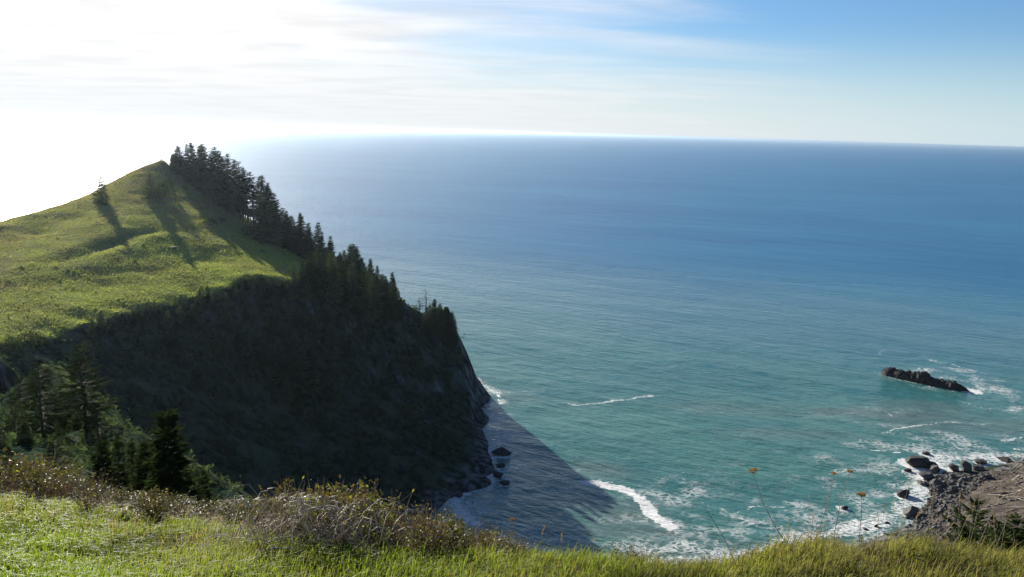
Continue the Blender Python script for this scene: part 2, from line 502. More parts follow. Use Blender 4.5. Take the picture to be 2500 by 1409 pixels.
def mat_terrain():
    m, n, l, b, out = principled('coastal_turf_and_cliff', (0.1, 0.1, 0.05), 0.95, 0.0)
    at = n('ShaderNodeAttribute', attribute_name='mask'); ti = n('ShaderNodeAttribute', attribute_name='tint')
    s1 = n('ShaderNodeSeparateColor'); l(at.outputs['Color'], s1.inputs[0])
    s2 = n('ShaderNodeSeparateColor'); l(ti.outputs['Color'], s2.inputs[0])
    tc = n('ShaderNodeTexCoord')

    def nz(scale, detail=6, mapsc=None, rough=0.6):
        t = n('ShaderNodeTexNoise'); t.inputs['Scale'].default_value = scale; t.inputs['Detail'].default_value = detail; t.inputs['Roughness'].default_value = rough
        if mapsc:
            mp = n('ShaderNodeMapping'); mp.inputs['Scale'].default_value = mapsc
            l(tc.outputs['Object'], mp.inputs[0]); l(mp.outputs[0], t.inputs[0])
        else:
            l(tc.outputs['Object'], t.inputs[0])
        return t.outputs[0]
    fine = nz(0.9, 8, None, 0.7)
    g = mixcol(n, l, smooth(n, l, fine, 0.38, 0.62), (0.180, 0.212, 0.056), (0.262, 0.295, 0.095))
    dry = mixcol(n, l, smooth(n, l, fine, 0.4, 0.6), (0.140, 0.125, 0.080), (0.225, 0.200, 0.120))
    bf = math_node(n, l, 'MULTIPLY', s2.outputs[0], smooth(n, l, nz(0.12, 5), 0.36, 0.62))
    turfc = mixcol(n, l, bf, g, dry)
    turfc = mixcol(n, l, smooth(n, l, nz(0.55, 4), 0.66, 0.72), turfc, (0.055, 0.058, 0.026))
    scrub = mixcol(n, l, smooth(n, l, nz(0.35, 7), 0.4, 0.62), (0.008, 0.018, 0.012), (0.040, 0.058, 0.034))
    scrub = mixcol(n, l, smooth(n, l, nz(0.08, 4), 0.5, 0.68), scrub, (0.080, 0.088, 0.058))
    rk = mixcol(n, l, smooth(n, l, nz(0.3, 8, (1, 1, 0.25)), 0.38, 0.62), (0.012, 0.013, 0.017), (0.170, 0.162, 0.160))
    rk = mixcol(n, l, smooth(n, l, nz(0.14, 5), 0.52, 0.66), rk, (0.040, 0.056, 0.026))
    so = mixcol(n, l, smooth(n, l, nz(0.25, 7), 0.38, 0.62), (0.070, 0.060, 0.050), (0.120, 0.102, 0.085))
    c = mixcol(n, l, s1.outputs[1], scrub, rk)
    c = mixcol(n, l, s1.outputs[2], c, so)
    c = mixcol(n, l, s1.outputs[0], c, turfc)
    l(c, b.inputs['Base Color'])
    bp = n('ShaderNodeBump'); bp.inputs['Strength'].default_value = 0.9; bp.inputs['Distance'].default_value = 0.9
    h = math_node(n, l, 'ADD', nz(0.5, 9, None, 0.68), math_node(n, l, 'MULTIPLY', nz(2.2, 4), 0.35))
    l(h, bp.inputs['Height']); l(bp.outputs[0], b.inputs['Normal'])
    return m


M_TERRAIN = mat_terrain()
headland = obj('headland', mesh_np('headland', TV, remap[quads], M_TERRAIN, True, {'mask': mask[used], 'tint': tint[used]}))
tag(headland, 'steep grassy coastal headland with dark shaded cliff above the sea', kind='structure')

# ------------------------------------------------------------------ rocks
ROCKS_W = []      # (x, y, radius, strength) foam around rocks


def ico(sub):
    import bmesh
    bm = bmesh.new()
    bmesh.ops.create_icosphere(bm, subdivisions=sub, radius=1.0)
    bm.verts.ensure_lookup_table()
    v = np.array([q.co[:] for q in bm.verts]); f = np.array([[q.index for q in p.verts] for p in bm.faces])
    bm.free()
    return v, f


IV2, IF2 = ico(3)
IV3, IF3 = ico(4)


def boulder_mesh(name, seed, mat, hi=False, facets=15):
    r = np.random.default_rng(seed)
    v, f = (IV3, IF3) if hi else (IV2, IF2)
    v = v.copy()
    # planes shear flat facets off the ball
    for k in range(facets):
        d = r.normal(size=3); d /= np.linalg.norm(d)
        c = r.uniform(0.45, 0.80)
        over = np.maximum(v @ d - c, 0)
        v = v - over[:, None] * d * 0.92
    nn = fbm(v[:, 0] * 2.2 + seed, v[:, 1] * 2.2 + v[:, 2] * 1.7, seed, 4)
    v = v * (1 + 0.16 * nn)[:, None]
    v = v / np.abs(v).max(0)
    return mesh_np(name, v, f, mat, False)


# ------------------------------------------------------------------ sea stack
def sea_stack():
    a = WA(2152, 912); b = WA(2368, 957)
    ax = (b - a)[:2]; L = np.linalg.norm(ax); ax /= L; pr = np.array([-ax[1], ax[0]])
    if pr[1] < 0: pr = -pr
    S, T = np.meshgrid(np.linspace(0, 1, 120), np.linspace(-1, 1, 44))
    hp = 0.82 * np.interp(S, [0, .04, .10, .22, .34, .42, .47, .53, .56, .60, .68, .78, .84, .88, .93, 1], [1.2, 3.2, 4.4, 4.6, 4.3, 5.6, 6.2, 5.8, 3.6, 3.2, 3.4, 3.8, 4.4, 3.2, 1.8, -0.6])
    wp = np.interp(S, [0, .05, .2, .5, .75, .92, 1], [1.0, 2.6, 3.6, 4.6, 4.0, 2.8, 0.8])
    prof = 1 - np.abs(T) ** 2.4
    nn = fbm(S * 22, T * 3.2, 5, 5, 0.6)
    Z = hp * prof + (nn * 1.0 + 1.5 * (0.35 - np.abs(fbm(S * 30 + T * 2, T * 4, 15, 4, .6)))) * (0.25 + prof) - 1.2 * (1 - prof)
    off = 1.6 * fbm(S * 7, T * 0 + 3.3, 9, 3)
    X = a[0] + ax[0] * S * L + pr[0] * (T * wp + off); Y = a[1] + ax[1] * S * L + pr[1] * (T * wp + off)
    V = np.stack([X, Y, Z], -1).reshape(-1, 3)
    i = np.arange(V.shape[0]).reshape(S.shape)
    q = np.stack([i[:-1, :-1], i[:-1, 1:], i[1:, 1:], i[1:, :-1]], -1).reshape(-1, 4)
    c = V.mean(0); c[2] = 0
    o = obj('sea_stack', mesh_np('sea_stack', V - c, q, M_ROCK, False), loc=c)
    tag(o, 'long low black rock island with white surf behind it out in the sea', 'rock')
    for s in np.linspace(0.1, 1, 8):
        ROCKS_W.append((a[0] + ax[0] * s * L + pr[0] * 2, a[1] + ax[1] * s * L + pr[1] * 2, 5.0, 0.5 + 0.5 * s))


sea_stack()


def place_rock(name, me, px, py, wpx, asp, label, group=None, zoff=0.25, cat='rock', rotz=None, foam=1.0, base_z=None):
    """asp: height / width; width given in photo pixels"""
    w = WA(px, py)
    for _ in range(12):
        z = max(float(height(w[0], w[1])), 0.0)
        w = 0.5 * w + 0.5 * WA(px, py, z)
    z = max(float(height(w[0], w[1])), -0.1)
    dist = np.linalg.norm(w - np.array([0, 0, H]))
    r = 0.5 * wpx / 2050.0 * dist
    o = obj(name, me, loc=(w[0], w[1], z + r * asp * (1 - zoff) - r * asp * 0.15), rot=(0, 0, random.uniform(-.5, .5) if rotz is None else rotz), scale=(r, r * random.uniform(.7, .95), r * asp))
    tag(o, label, cat, group)
    if z < 1.0: ROCKS_W.append((w[0], w[1], r, foam))
    return o


HB = [boulder_mesh('basalt_boulder', 100 + k, M_ROCK) for k in range(4)]
for px, py, w, asp, lab in [(1222, 1108, 52, 0.42, 'largest and farthest of the black rocks in shaded water under the cliff'),
                            (1222, 1140, 27, 0.6, 'small black rock in shaded water just below the flat topped one'),
                            (1212, 1152, 10, 0.6, 'tiny black rock between two larger ones in the shaded water'),
                            (1214, 1164, 30, 0.75, 'round domed black rock in shaded water by the cliff foot'),
                            (1232, 1182, 32, 0.45, 'low black rock nearest the viewer in the shaded water'),
                            (1120, 1212, 26, 0.5, 'black rock awash in foam at the near foot of the cliff')]:
    place_rock('shore_rock', random.choice(HB), px, py, w, asp, lab, 'black rocks below the headland cliff')

BB = [boulder_mesh('grey_boulder', 200 + k, M_BOULDER) for k in range(8)]
for px, py, w, asp, lab, dark in [(2232, 1134, 62, 0.5, 'broad blocky dark boulder at the seaward tip of the rock spit', 1), (2272, 1142, 38, 0.6, 'dark square boulder beside the broad one at the spit tip', 1),
                            (2280, 1153, 24, 0.9, 'upright grey boulder just right of the dark spit boulders', 0), (2357, 1152, 28, 1.25, 'tallest standing grey boulder on the rock spit', 0),
                            (2327, 1148, 28, 0.75, 'wide grey boulder left of the tall standing one', 0), (2396, 1130, 30, 0.4, 'flat dark rock in the surf behind the boulder spit', 1),
                            (2455, 1124, 36, 0.3, 'flat dark slab awash at the far right of the spit', 1), (2262, 1109, 20, 0.5, 'small brown rock wet by surf beyond the spit tip', 1),
                            (2205, 1211, 38, 0.5, 'black boulder standing alone in surf left of the rock beach', 1), (2061, 1243, 19, 0.55, 'lone small black rock in the turquoise shallows', 1),
                            (2222, 1256, 38, 0.75, 'big rounded grey boulder in foam at the beach edge', 0), (2260, 1167, 38, 0.5, 'low broad grey boulder left of the upright ones', 0),
                            (2252, 1181, 24, 0.4, 'flat grey rock awash beside the low broad boulder', 0), (2217, 1151, 20, 0.6, 'small dark rock under the broad spit boulder', 1),
                            (2290, 1184, 26, 0.7, 'squared grey boulder at the upper edge of the rock jumble', 0), (2390, 1148, 34, 0.55, 'rounded grey boulder right of the tall standing one', 0)]:
    place_rock('beach_boulder', random.choice(HB if dark else BB), px, py, w, asp, lab, 'boulders of the rock spit')
# the jumble
cnt = 0
poly = [(2285, 1165), (2330, 1160), (2420, 1160), (2395, 1185), (2360, 1210), (2345, 1240), (2330, 1290), (2290, 1330), (2240, 1320), (2235, 1280), (2262, 1240), (2272, 1200)]


def inside(x, y, pl):
    c = False
    for i in range(len(pl)):
        x1, y1 = pl[i]; x2, y2 = pl[i - 1]
        if (y1 > y) != (y2 > y) and x < (x2 - x1) * (y - y1) / (y2 - y1) + x1: c = not c
    return c


while cnt < 230:
    px, py = random.uniform(2230, 2430), random.uniform(1155, 1335)
    if not inside(px, py, poly): continue
    w = random.choice([7, 7, 8, 8, 9, 10, 11, 12, 14, 17])
    place_rock('beach_boulder', BB[cnt % 8], px, py, w, random.uniform(.5, .9), ('larger ' if w > 10 else 'small ') + 'grey boulder in the jumble, ' + ('at its seaward end' if py < 1190 else 'at its middle by the surf' if px < 2290 else 'at its middle under the slide' if py < 1260 else 'at its near end behind the dry stalks'), 'boulders in the jumble', foam=.5)
    cnt += 1
for k in range(26):
    px, py = random.uniform(2090, 2290), random.uniform(1255, 1350)
    place_rock('surf_rock', HB[k % 4], px, py, random.uniform(7, 13), random.uniform(.35, .6), 'small dark rock awash in the surf along the beach', 'small rocks awash in the surf', foam=.6)
# ------------------------------------------------------------------ sea
def expand(a, b, step, far, g=1.18):
    core = list(np.arange(a, b + 1e-6, step))
    s, x = step, b
    hi = []
    while x < far: s *= g; x += s; hi.append(x)
    s, x = step, a
    lo = []
    while x > -far: s *= g; x -= s; lo.append(x)
    return np.array(lo[::-1] + core + hi)


sx = expand(-40, 270, 1.5, 180000); sy = expand(196, 470, 1.5, 180000)
sy = sy[sy > -3000]
SX, SY = np.meshgrid(sx, sy)
damp = 1 - sstep(np.hypot(SX - 100, SY - 320), 200, 500)
SZ = damp * (0.22 * fbm(SX / 9 - SY / 40, SY / 6 + SX / 18, 51, 3))
th = height(np.clip(SX, TX0, TX1), np.clip(SY, TY0, TY1))
th = np.where((SX < TX0) | (SX > TX1) | (SY > TY1) | (SY < TY0), -8, th)
foam = np.zeros(SX.shape); lace = np.zeros(SX.shape)
wob = fbm(SX / 10, SY / 10, 61, 4)
for rx, ry, rr, st in ROCKS_W:
    d = np.hypot(SX - rx, SY - ry) - rr * 0.8
    foam = np.maximum(foam, st * 0.75 * (1 - sstep(d + 1.2 * wob, 0.0, 1.4 + rr * 0.5)))
    lace = np.maximum(lace, st * 0.62 * (1 - sstep(d + 3 * wob, 1.0, 8.0 + rr)))


def stroke(pts, w0, w1, st, lacy, jag=1.0):
    global foam, lace
    q = [WA(*p)[:2] for p in pts]
    jx = SX + jag * 2.6 * fbm(SX / 8, SY / 8, 71, 5); jy = SY + jag * 2.6 * fbm(SX / 8, SY / 8, 83, 5)
    d, t = seg_dist(jx, jy, q)
    w = (w0 + (w1 - w0) * t) * (1 + .55 * fbm(SX / 5, SY / 5, 87, 4))
    m = 1 - sstep(d, w * 0.45, w)
    foam = np.maximum(foam, m * st)
    lace = np.maximum(lace, (1 - sstep(d, w * .4, w * 2.2)) * lacy)


# the broad breaker below the shadow's edge, then the lesser streaks
stroke([(1425, 1177), (1470, 1185), (1520, 1195), (1560, 1214), (1585, 1240), (1605, 1265), (1640, 1287)], 2.8, 3.7, 1.0, 0.6, 0.5)
stroke([(1400, 1150), (1440, 1168), (1490, 1180)], 2.0, 2.0, 0.35, 0.5)
stroke([(1395, 987), (1450, 986), (1500, 980), (1545, 972), (1590, 965)], 1.2, 1.6, 0.62, 0.5)
stroke([(1170, 925), (1190, 945), (1215, 965), (1230, 985)], 3.5, 2.0, 0.5, 0.75)
stroke([(1210, 955), (1280, 957), (1330, 952)], 1.4, .6, 0.5, 0.4)
stroke([(1600, 1210), (1680, 1190)], 5, 6, 0.2, 0.62); stroke([(1610, 1195), (1675, 1205)], 5, 6, 0.2, 0.62)
stroke([(1730, 1190), (1775, 1200)], 4, 4, 0.25, 0.62)
stroke([(1705, 1225), (1760, 1245), (1810, 1265), (1845, 1285)], 1.2, 1.6, 0.5, 0.6)
stroke([(1815, 1235), (1880, 1232), (1930, 1240)], .9, .9, 0.6, 0.5); stroke([(1800, 1255), (1825, 1240)], .9, 1.2, 0.5, .5)
stroke([(2155, 1058), (2200, 1043), (2260, 1035), (2330, 1030), (2400, 1037)], 1.2, .8, 0.6, 0.45)
stroke([(2130, 995), (2160, 1005), (2175, 1015)], .9, .9, .5, .4); stroke([(2120, 1095), (2160, 1100), (2195, 1103)], 1.0, 1.2, .7, .5)
stroke([(2085, 1066), (2100, 1078)], .9, .9, .5, .4); stroke([(2270, 880), (2320, 890), (2380, 905)], 1.4, 1.4, .55, .6); stroke([(2290, 920), (2350, 930), (2420, 940), (2460, 945)], 2.2, 1.5, .5, .6)
stroke([(2380, 940), (2400, 952), (2370, 962)], 2.5, 2, .55, .75); stroke([(2260, 905), (2330, 925), (2400, 930), (2450, 955)], 5, 6, .18, .75); stroke([(2300, 890), (2380, 915), (2430, 925)], 3, 4, .2, .75); stroke([(2150, 912), (2210, 932), (2280, 945), (2330, 955)], 1.1, 1.3, .5, .4); stroke([(2450, 945), (2490, 990), (2470, 1003)], 2, 2, .25, .7); stroke([(2345, 980), (2400, 997), (2480, 1003)], 1, 1.2, .55, .5)
stroke([(2450, 1080), (2480, 1070), (2500, 1066)], 1, 1.2, .6, .4); stroke([(2470, 1095), (2500, 1098)], 1.5, 1.5, .6, .5)
stroke([(2300, 1070), (2330, 1085), (2350, 1100)], 1.2, 1.2, .5, .5); stroke([(2310, 1065), (2370, 1070)], .8, .8, .4, .4)
stroke([(1600, 896), (1650, 893), (1700, 898)], .8, .8, .35, .3)
stroke([(1830, 1275), (1760, 1300), (1720, 1330)], 1.6, 2.5, .35, .6); stroke([(1990, 1180), (2020, 1195)], .9, .9, .5, .4); stroke([(1630, 1140), (1680, 1160)], .8, .8, .4, .4)
stroke([(1940, 1140), (1990, 1130)], 1.5, 1.5, .2, .4); stroke([(2150, 870), (2160, 850), (2250, 870)], 1, 1, .1, .3)
# surf on the beach and along the cliff foot
d2, t2 = seg_dist(SX, SY, [WA(*p)[:2] for p in [(1500, 1385), (1700, 1370), (1850, 1350), (2000, 1310), (2100, 1290), (2200, 1250), (2250, 1200), (2235, 1160), (2300, 1120), (2480, 1110)]])
d2 = d2 + 4.0 * wob
foam = np.maximum(foam, 0.60 * (1 - sstep(d2, 1.0, 8.5)))
lace = np.maximum(lace, 0.78 * (1 - sstep(d2, 6, 24)))
lace = np.maximum(lace, 0.62 * (1 - sstep(d2, 20, 75)) * sstep(fbm(SX / 18, SY / 12, 99, 3), -.1, .35))
d3, t3 = seg_dist(SX, SY, [WA(*p)[:2] for p in [(1190, 975), (1185, 1040), (1203, 1100), (1208, 1150), (1195, 1190), (1110, 1215), (1120, 1250), (1200, 1310), (1280, 1340), (1420, 1380)]])
d3 = d3 + 3.0 * wob
foam = np.maximum(foam, (0.50 + 0.30 * t3) * (1 - sstep(d3, 0.5, 3.5 + 3 * t3)))
lace = np.maximum(lace, 0.72 * (1 - sstep(d3, 3, 14)))
# stirred-up sand and the paler shelf near land
sand = np.zeros(SX.shape)
for px, py, rx, ry, st in [(1530, 1260, 26, 24, .7), (1480, 1150, 18, 14, .55), (2150, 1010, 55, 14, .75), (2350, 1040, 60, 18, .6), (1830, 1000, 45, 14, .45), (1250, 970, 16, 12, .4), (1750, 1370, 60, 18, .5), (2250, 990, 30, 10, .5), (1950, 1060, 40, 12, .35)]:
    w = WA(px, py)
    d = np.sqrt(((SX - w[0]) / rx) ** 2 + ((SY - w[1]) / ry) ** 2) + 0.45 * fbm(SX / 22, SY / 14, 91, 4)
    sand = np.maximum(sand, st * (1 - sstep(d, 0.2, 1.15)))
shelf = 1 - sstep(SY + 0.30 * SX + 40 * fbm(SX / 120, SY / 60, 95, 4), 330, 1000)
SV = np.stack([SX, SY, SZ], -1).reshape(-1, 3)
i = np.arange(SV.shape[0]).reshape(SX.shape)
sq = np.stack([i[:-1, :-1], i[:-1, 1:], i[1:, 1:], i[1:, :-1]], -1).reshape(-1, 4)


def mat_sea():
    m = bpy.data.materials.new('sea_water'); m.use_nodes = True
    n, l = NT(m.node_tree)
    out = n('ShaderNodeOutputMaterial')
    b = n('ShaderNodeBsdfPrincipled')
    at = n('ShaderNodeAttribute', attribute_name='foam'); s = n('ShaderNodeSeparateColor'); l(at.outputs['Color'], s.inputs[0])
    at2 = n('ShaderNodeAttribute', attribute_name='bed'); s2 = n('ShaderNodeSeparateColor'); l(at2.outputs['Color'], s2.inputs[0])
    geo = n('ShaderNodeNewGeometry')

    def nz(scale, detail=5, sc=(1, 1, 1), rot=0.0, rough=0.55, dist=0.0):
        mr = n('ShaderNodeMapping'); mr.inputs['Rotation'].default_value = (0, 0, rot)
        mp = n('ShaderNodeMapping'); mp.inputs['Scale'].default_value = sc
        l(geo.outputs['Position'], mr.inputs[0]); l(mr.outputs[0], mp.inputs[0])
        t = n('ShaderNodeTexNoise'); t.inputs['Scale'].default_value = scale; t.inputs['Detail'].default_value = detail
        t.inputs['Roughness'].default_value = rough; t.inputs['Distortion'].default_value = dist
        l(mp.outputs[0], t.inputs[0])
        return t.outputs[0]
    deep = mixcol(n, l, smooth(n, l, nz(0.004, 5, (0.4, 1, 1), 0.25), 0.35, 0.65), (0.008, 0.092, 0.195), (0.016, 0.124, 0.228))
    sh = mixcol(n, l, smooth(n, l, nz(0.02, 5, (0.5, 1, 1), 0.3), 0.35, 0.65), (0.034, 0.125, 0.110), (0.054, 0.156, 0.126))
    c = mixcol(n, l, s2.outputs[0], deep, sh)
    c = mixcol(n, l, math_node(n, l, 'MULTIPLY', s2.outputs[1], 0.8), c, (0.125, 0.145, 0.120))
    # foam: solid where the mask is high, a lace of cells where it is thin
    vor = n('ShaderNodeTexVoronoi', feature='DISTANCE_TO_EDGE')
    vor.inputs['Scale'].default_value = 0.42
    mpv = n('ShaderNodeMapping'); mpv.inputs['Scale'].default_value = (0.8, 1.0, 1)
    dist = n('ShaderNodeVectorMath', operation='ADD')
    nv = n('ShaderNodeTexNoise'); nv.inputs['Scale'].default_value = 0.25; nv.inputs['Detail'].default_value = 5
    l(geo.outputs['Position'], nv.inputs[0])
    sc3 = n('ShaderNodeVectorMath', operation='SCALE'); sc3.inputs['Scale'].default_value = 7.0
    l(nv.outputs['Color'], sc3.inputs[0])
    l(geo.outputs['Position'], dist.inputs[0]); l(sc3.outputs[0], dist.inputs[1]); l(dist.outputs[0], mpv.inputs[0]); l(mpv.outputs[0], vor.inputs[0])
    edge = smooth(n, l, vor.outputs['Distance'], 0.02, 0.30, 1.0, 0.0)
    patch = nz(0.09, 6, (0.8, 1, 1), 0.2, 0.62)
    fine = nz(0.9, 6, (0.7, 1, 1), 0.2, 0.65)
    lc = math_node(n, l, 'MULTIPLY', s.outputs[1], math_node(n, l, 'MULTIPLY', edge, smooth(n, l, patch, 0.42, 0.62)))
    fm = math_node(n, l, 'ADD', s.outputs[0], math_node(n, l, 'MULTIPLY', math_node(n, l, 'SUBTRACT', fine, 0.5), 1.7))
    fo = smooth(n, l, fm, 0.40, 0.66)
    fo = math_node(n, l, 'MULTIPLY', fo, smooth(n, l, s.outputs[0], 0.05, 0.25))
    caps = smooth(n, l, nz(0.16, 7, (0.35, 1, 1), 0.32, 0.7), 0.715, 0.76)
    fo = math_node(n, l, 'MAXIMUM', fo, lc)
    fo = math_node(n, l, 'MAXIMUM', fo, math_node(n, l, 'MULTIPLY', caps, 0.6), clamp=True)
    c = mixcol(n, l, fo, c, (0.62, 0.62, 0.60))
    l(c, b.inputs['Base Color'])
    b.inputs['IOR'].default_value = 1.33
    rg = n('ShaderNodeMapRange'); l(fo, rg.inputs[0]); l(smooth(n, l, s2.outputs[0], 0.0, 0.6, 0.33, 0.14), rg.inputs[3]); rg.inputs[4].default_value = 0.9
    l(rg.outputs[0], b.inputs['Roughness'])
    # wind sea over swell
    w1 = nz(0.16, 6, (0.40, 1, 1), 0.60, 0.62, 0.4)
    w2 = nz(0.028, 4, (0.35, 1, 1), 0.55, 0.5)
    w3 = nz(0.55, 4, (0.5, 1, 1), 0.65, 0.6)
    w1 = math_node(n, l, 'ADD', w1, math_node(n, l, 'MULTIPLY', w3, 0.42))
    hgt = math_node(n, l, 'ADD', math_node(n, l, 'MULTIPLY', w1, 1.6), math_node(n, l, 'MULTIPLY', w2, 3.2))
    hgt = math_node(n, l, 'ADD', hgt, math_node(n, l, 'MULTIPLY', fo, 0.25))
    bp = n('ShaderNodeBump'); bp.inputs['Strength'].default_value = 0.72; bp.inputs['Distance'].default_value = 1.0
    l(hgt, bp.inputs['Height']); l(bp.outputs[0], b.inputs['Normal'])
    l(b.outputs[0], out.inputs[0])
    return m


sea = obj('sea', mesh_np('sea', SV, sq, mat_sea(), True, {'foam': np.stack([foam, lace, 0 * foam], -1).reshape(-1, 3), 'bed': np.stack([shelf, sand, 0 * sand], -1).reshape(-1, 3)}))
tag(sea, 'open turquoise and blue sea reaching the horizon', kind='structure')

# ------------------------------------------------------------------ haze over the sea
def haze():
    x, y0, y1, z0, z1 = 290000, -5000, 290000, -7.0, 126.0
    V = [(-x, y0, z0), (x, y0, z0), (x, y1, z0), (-x, y1, z0), (-x, y0, z1), (x, y0, z1), (x, y1, z1), (-x, y1, z1)]
    Fc = [(0, 3, 2, 1), (4, 5, 6, 7), (0, 1, 5, 4), (1, 2, 6, 5), (2, 3, 7, 6), (3, 0, 4, 7)]
    m = bpy.data.materials.new('sea_haze'); m.use_nodes = True
    n, l = NT(m.node_tree)
    out = n('ShaderNodeOutputMaterial')
    v = n('ShaderNodeVolumePrincipled')
    v.inputs['Color'].default_value = (0.68, 0.84, 1.0, 1)
    v.inputs['Density'].default_value = 2.8e-5
    v.inputs['Anisotropy'].default_value = 0.76
    l(v.outputs[0], out.inputs['Volume'])
    o = obj('haze', mesh_np('haze', V, Fc, m, False))
    o['kind'] = 'stuff'
    o['label'] = 'thin sea haze over the water'


haze()
#NEXT
# ------------------------------------------------------------------ conifers
def tube(pts, rad, sides=5):
    """tapered tube along points -> verts, quads"""
    pts = np.asarray(pts, float); n = len(pts)
    tg = np.gradient(pts, axis=0); tg /= np.linalg.norm(tg, axis=1)[:, None] + 1e-9
    ref = np.where(np.abs(tg[:, 2:3]) > 0.9, np.array([[1., 0, 0]]), np.array([[0, 0, 1.]]))
    a = np.cross(tg, ref); a /= np.linalg.norm(a, axis=1)[:, None] + 1e-9
    b = np.cross(tg, a)
    th = np.linspace(0, 2 * np.pi, sides, endpoint=False)
    V = pts[:, None] + np.asarray(rad)[:, None, None] * (np.cos(th)[None, :, None] * a[:, None] + np.sin(th)[None, :, None] * b[:, None])
    i = np.arange(n * sides).reshape(n, sides); j = np.roll(i, -1, 1)
    q = np.stack([i[:-1], j[:-1], j[1:], i[1:]], -1).reshape(-1, 4)
    return V.reshape(-1, 3), q


class Soup:
    def __init__(s): s.V, s.F, s.n = [], [], 0

    def add(s, v, f):
        s.V.append(np.asarray(v, float)); s.F.append(np.asarray(f) + s.n); s.n += len(v)

    def mesh(s, name, mat, sm=True): return mesh_np(name, np.concatenate(s.V), np.concatenate(s.F), mat, sm)


def conifer(seed, levels=26, br=6, sprays=7, bare=0.12, width=0.2, lean=0.03, gaps=0.1, flat=0.0, mat=None, spray=0.10, one_side=0.0):
    r = np.random.default_rng(seed)
    hz = np.linspace(0, 1, 9)
    la = r.uniform(0, 6.28)
    cx = lean * hz ** 1.6 * math.cos(la) + 0.006 * r.normal(size=9); cy = lean * hz ** 1.6 * math.sin(la) + 0.006 * r.normal(size=9)
    T = Soup()
    T.add(*tube(np.stack([cx, cy, hz * 0.985], -1), 0.016 * (1 - hz) ** 0.8 + 0.0022, 6))
    tv, tw = [], []
    for k in range(levels):
        t = bare + (1 - bare) * ((k + r.uniform(0, .8)) / levels)
        if t > 0.995: continue
        env = (1 - t) / (1 - bare)
        R = width * (env ** (1.0 - flat * 0.5)) * r.uniform(0.7, 1.15) + 0.012
        if t < bare + 0.12: R *= r.uniform(0.3, 0.8)
        a0 = r.uniform(0, 6.28)
        px, py = np.interp(t, hz, cx), np.interp(t, hz, cy)
        for j in range(br):
            if r.random() < gaps: continue
            an = a0 + 6.283 * j / br + r.uniform(-.3, .3)
            L = R * r.uniform(0.6, 1.2) * (1 + one_side * math.cos(an - la))
            if r.random() < 0.06: L *= 1.4
            d = np.array([math.cos(an), math.sin(an)])
            droop = r.uniform(0.05, 0.42) * (1 - 0.9 * t)
            lift = r.uniform(0.1, 0.5) * t
            if L > 0.05:
                u = np.array([0, .5, 1.])
                T.add(*tube(np.stack([px + d[0] * L * u, py + d[1] * L * u, t + (lift - droop) * L * u + 0.18 * L * u * u], -1), [0.004, 0.0025, 0.001], 3))
            m = max(2, int(sprays * (0.4 + L / width)))
            uu = r.uniform(0.12, 1.0, m) ** 0.8
            side = r.uniform(-1, 1, m)
            a2 = an + side * 0.9
            ls = spray * (0.5 + 0.6 * r.random(m)) * (0.55 + 0.6 * env)
            p0 = np.stack([px + d[0] * L * uu, py + d[1] * L * uu, t + (lift - droop) * L * uu + 0.18 * L * uu * uu], -1)
            dr = np.stack([np.cos(a2), np.sin(a2), r.uniform(-.55, .25, m) + lift], -1)
            pe = np.stack([-np.sin(a2), np.cos(a2), r.uniform(-.6, .6, m)], -1)
            tip = p0 + dr * ls[:, None]
            b1 = p0 + pe * ls[:, None] * 0.24 - dr * ls[:, None] * 0.15; b2 = p0 - pe * ls[:, None] * 0.24 - dr * ls[:, None] * 0.15
            tv.append(np.stack([b1, tip, b2], 1).reshape(-1, 3))
    # leader
    tv = np.concatenate(tv)
    tri = np.arange(len(tv)).reshape(-1, 3)
    return T.mesh('trunk', M_BARK), mesh_np('crown', tv, tri, mat or M_NEEDLE, False)


FAR = [conifer(300 + k, levels=r_[0], br=r_[1], sprays=r_[2], bare=r_[3], width=r_[4], lean=r_[5], gaps=r_[6], flat=r_[7]) for k, r_ in enumerate([
    (34, 8, 7, .08, .19, .02, .06, .0), (32, 8, 7, .12, .22, .05, .10, .2), (36, 7, 7, .05, .16, .02, .05, .0), (30, 8, 8, .10, .25, .06, .12, .5),
    (34, 7, 7, .18, .18, .03, .12, .1), (32, 8, 8, .06, .23, .03, .08, .3)])]
TALL = [conifer(340 + k, 18, 6, 7, b, .17, .04, .18, .3) for k, b in enumerate((.42, .5, .46))]
FULL = [conifer(380 + k, 30, 8, 11, .02, w, .03, .06, .35, M_NEEDLE_GREEN, spray=.095) for k, w in enumerate((.27, .32, .3))]
WINDY = [conifer(350 + k, 26, 8, 9, b, w, .12, .14, .6, one_side=.55, spray=.105) for k, (b, w) in enumerate(((.1, .27), (.2, .3), (.05, .24)))]
MIX = FAR + FAR + WINDY[:2]
COLUMN = conifer(430, 36, 9, 30, .02, .20, .02, .03, .75, M_NEEDLE_NEAR, spray=.075)
SCRAG = [conifer(360, 14, 4, 3, .12, .26, .10, .35, .4, spray=.07, one_side=.5), conifer(361, 16, 5, 4, .15, .22, .08, .25, .3, spray=.08, one_side=.4)]
NEAR = [conifer(400 + k, 34, 8, 20, b, w, .03, .1, f, M_NEEDLE_NEAR, spray=.06) for k, (b, w, f) in enumerate(((.10, .24, .1), (.2, .26, .3), (.06, .22, .0), (.04, .2, .3)))]
OPEN = [conifer(440 + k, 26, 7, 20, b, .34, .07, .28, .4, M_NEEDLE_NEAR, spray=.065, one_side=.3) for k, b in enumerate((.15, .22, .1))]
NFULL = [conifer(420 + k, 30, 9, 26, .02, w, .02, .05, .3, M_NEEDLE_NEAR, spray=.085) for k, w in enumerate((.26, .34))]


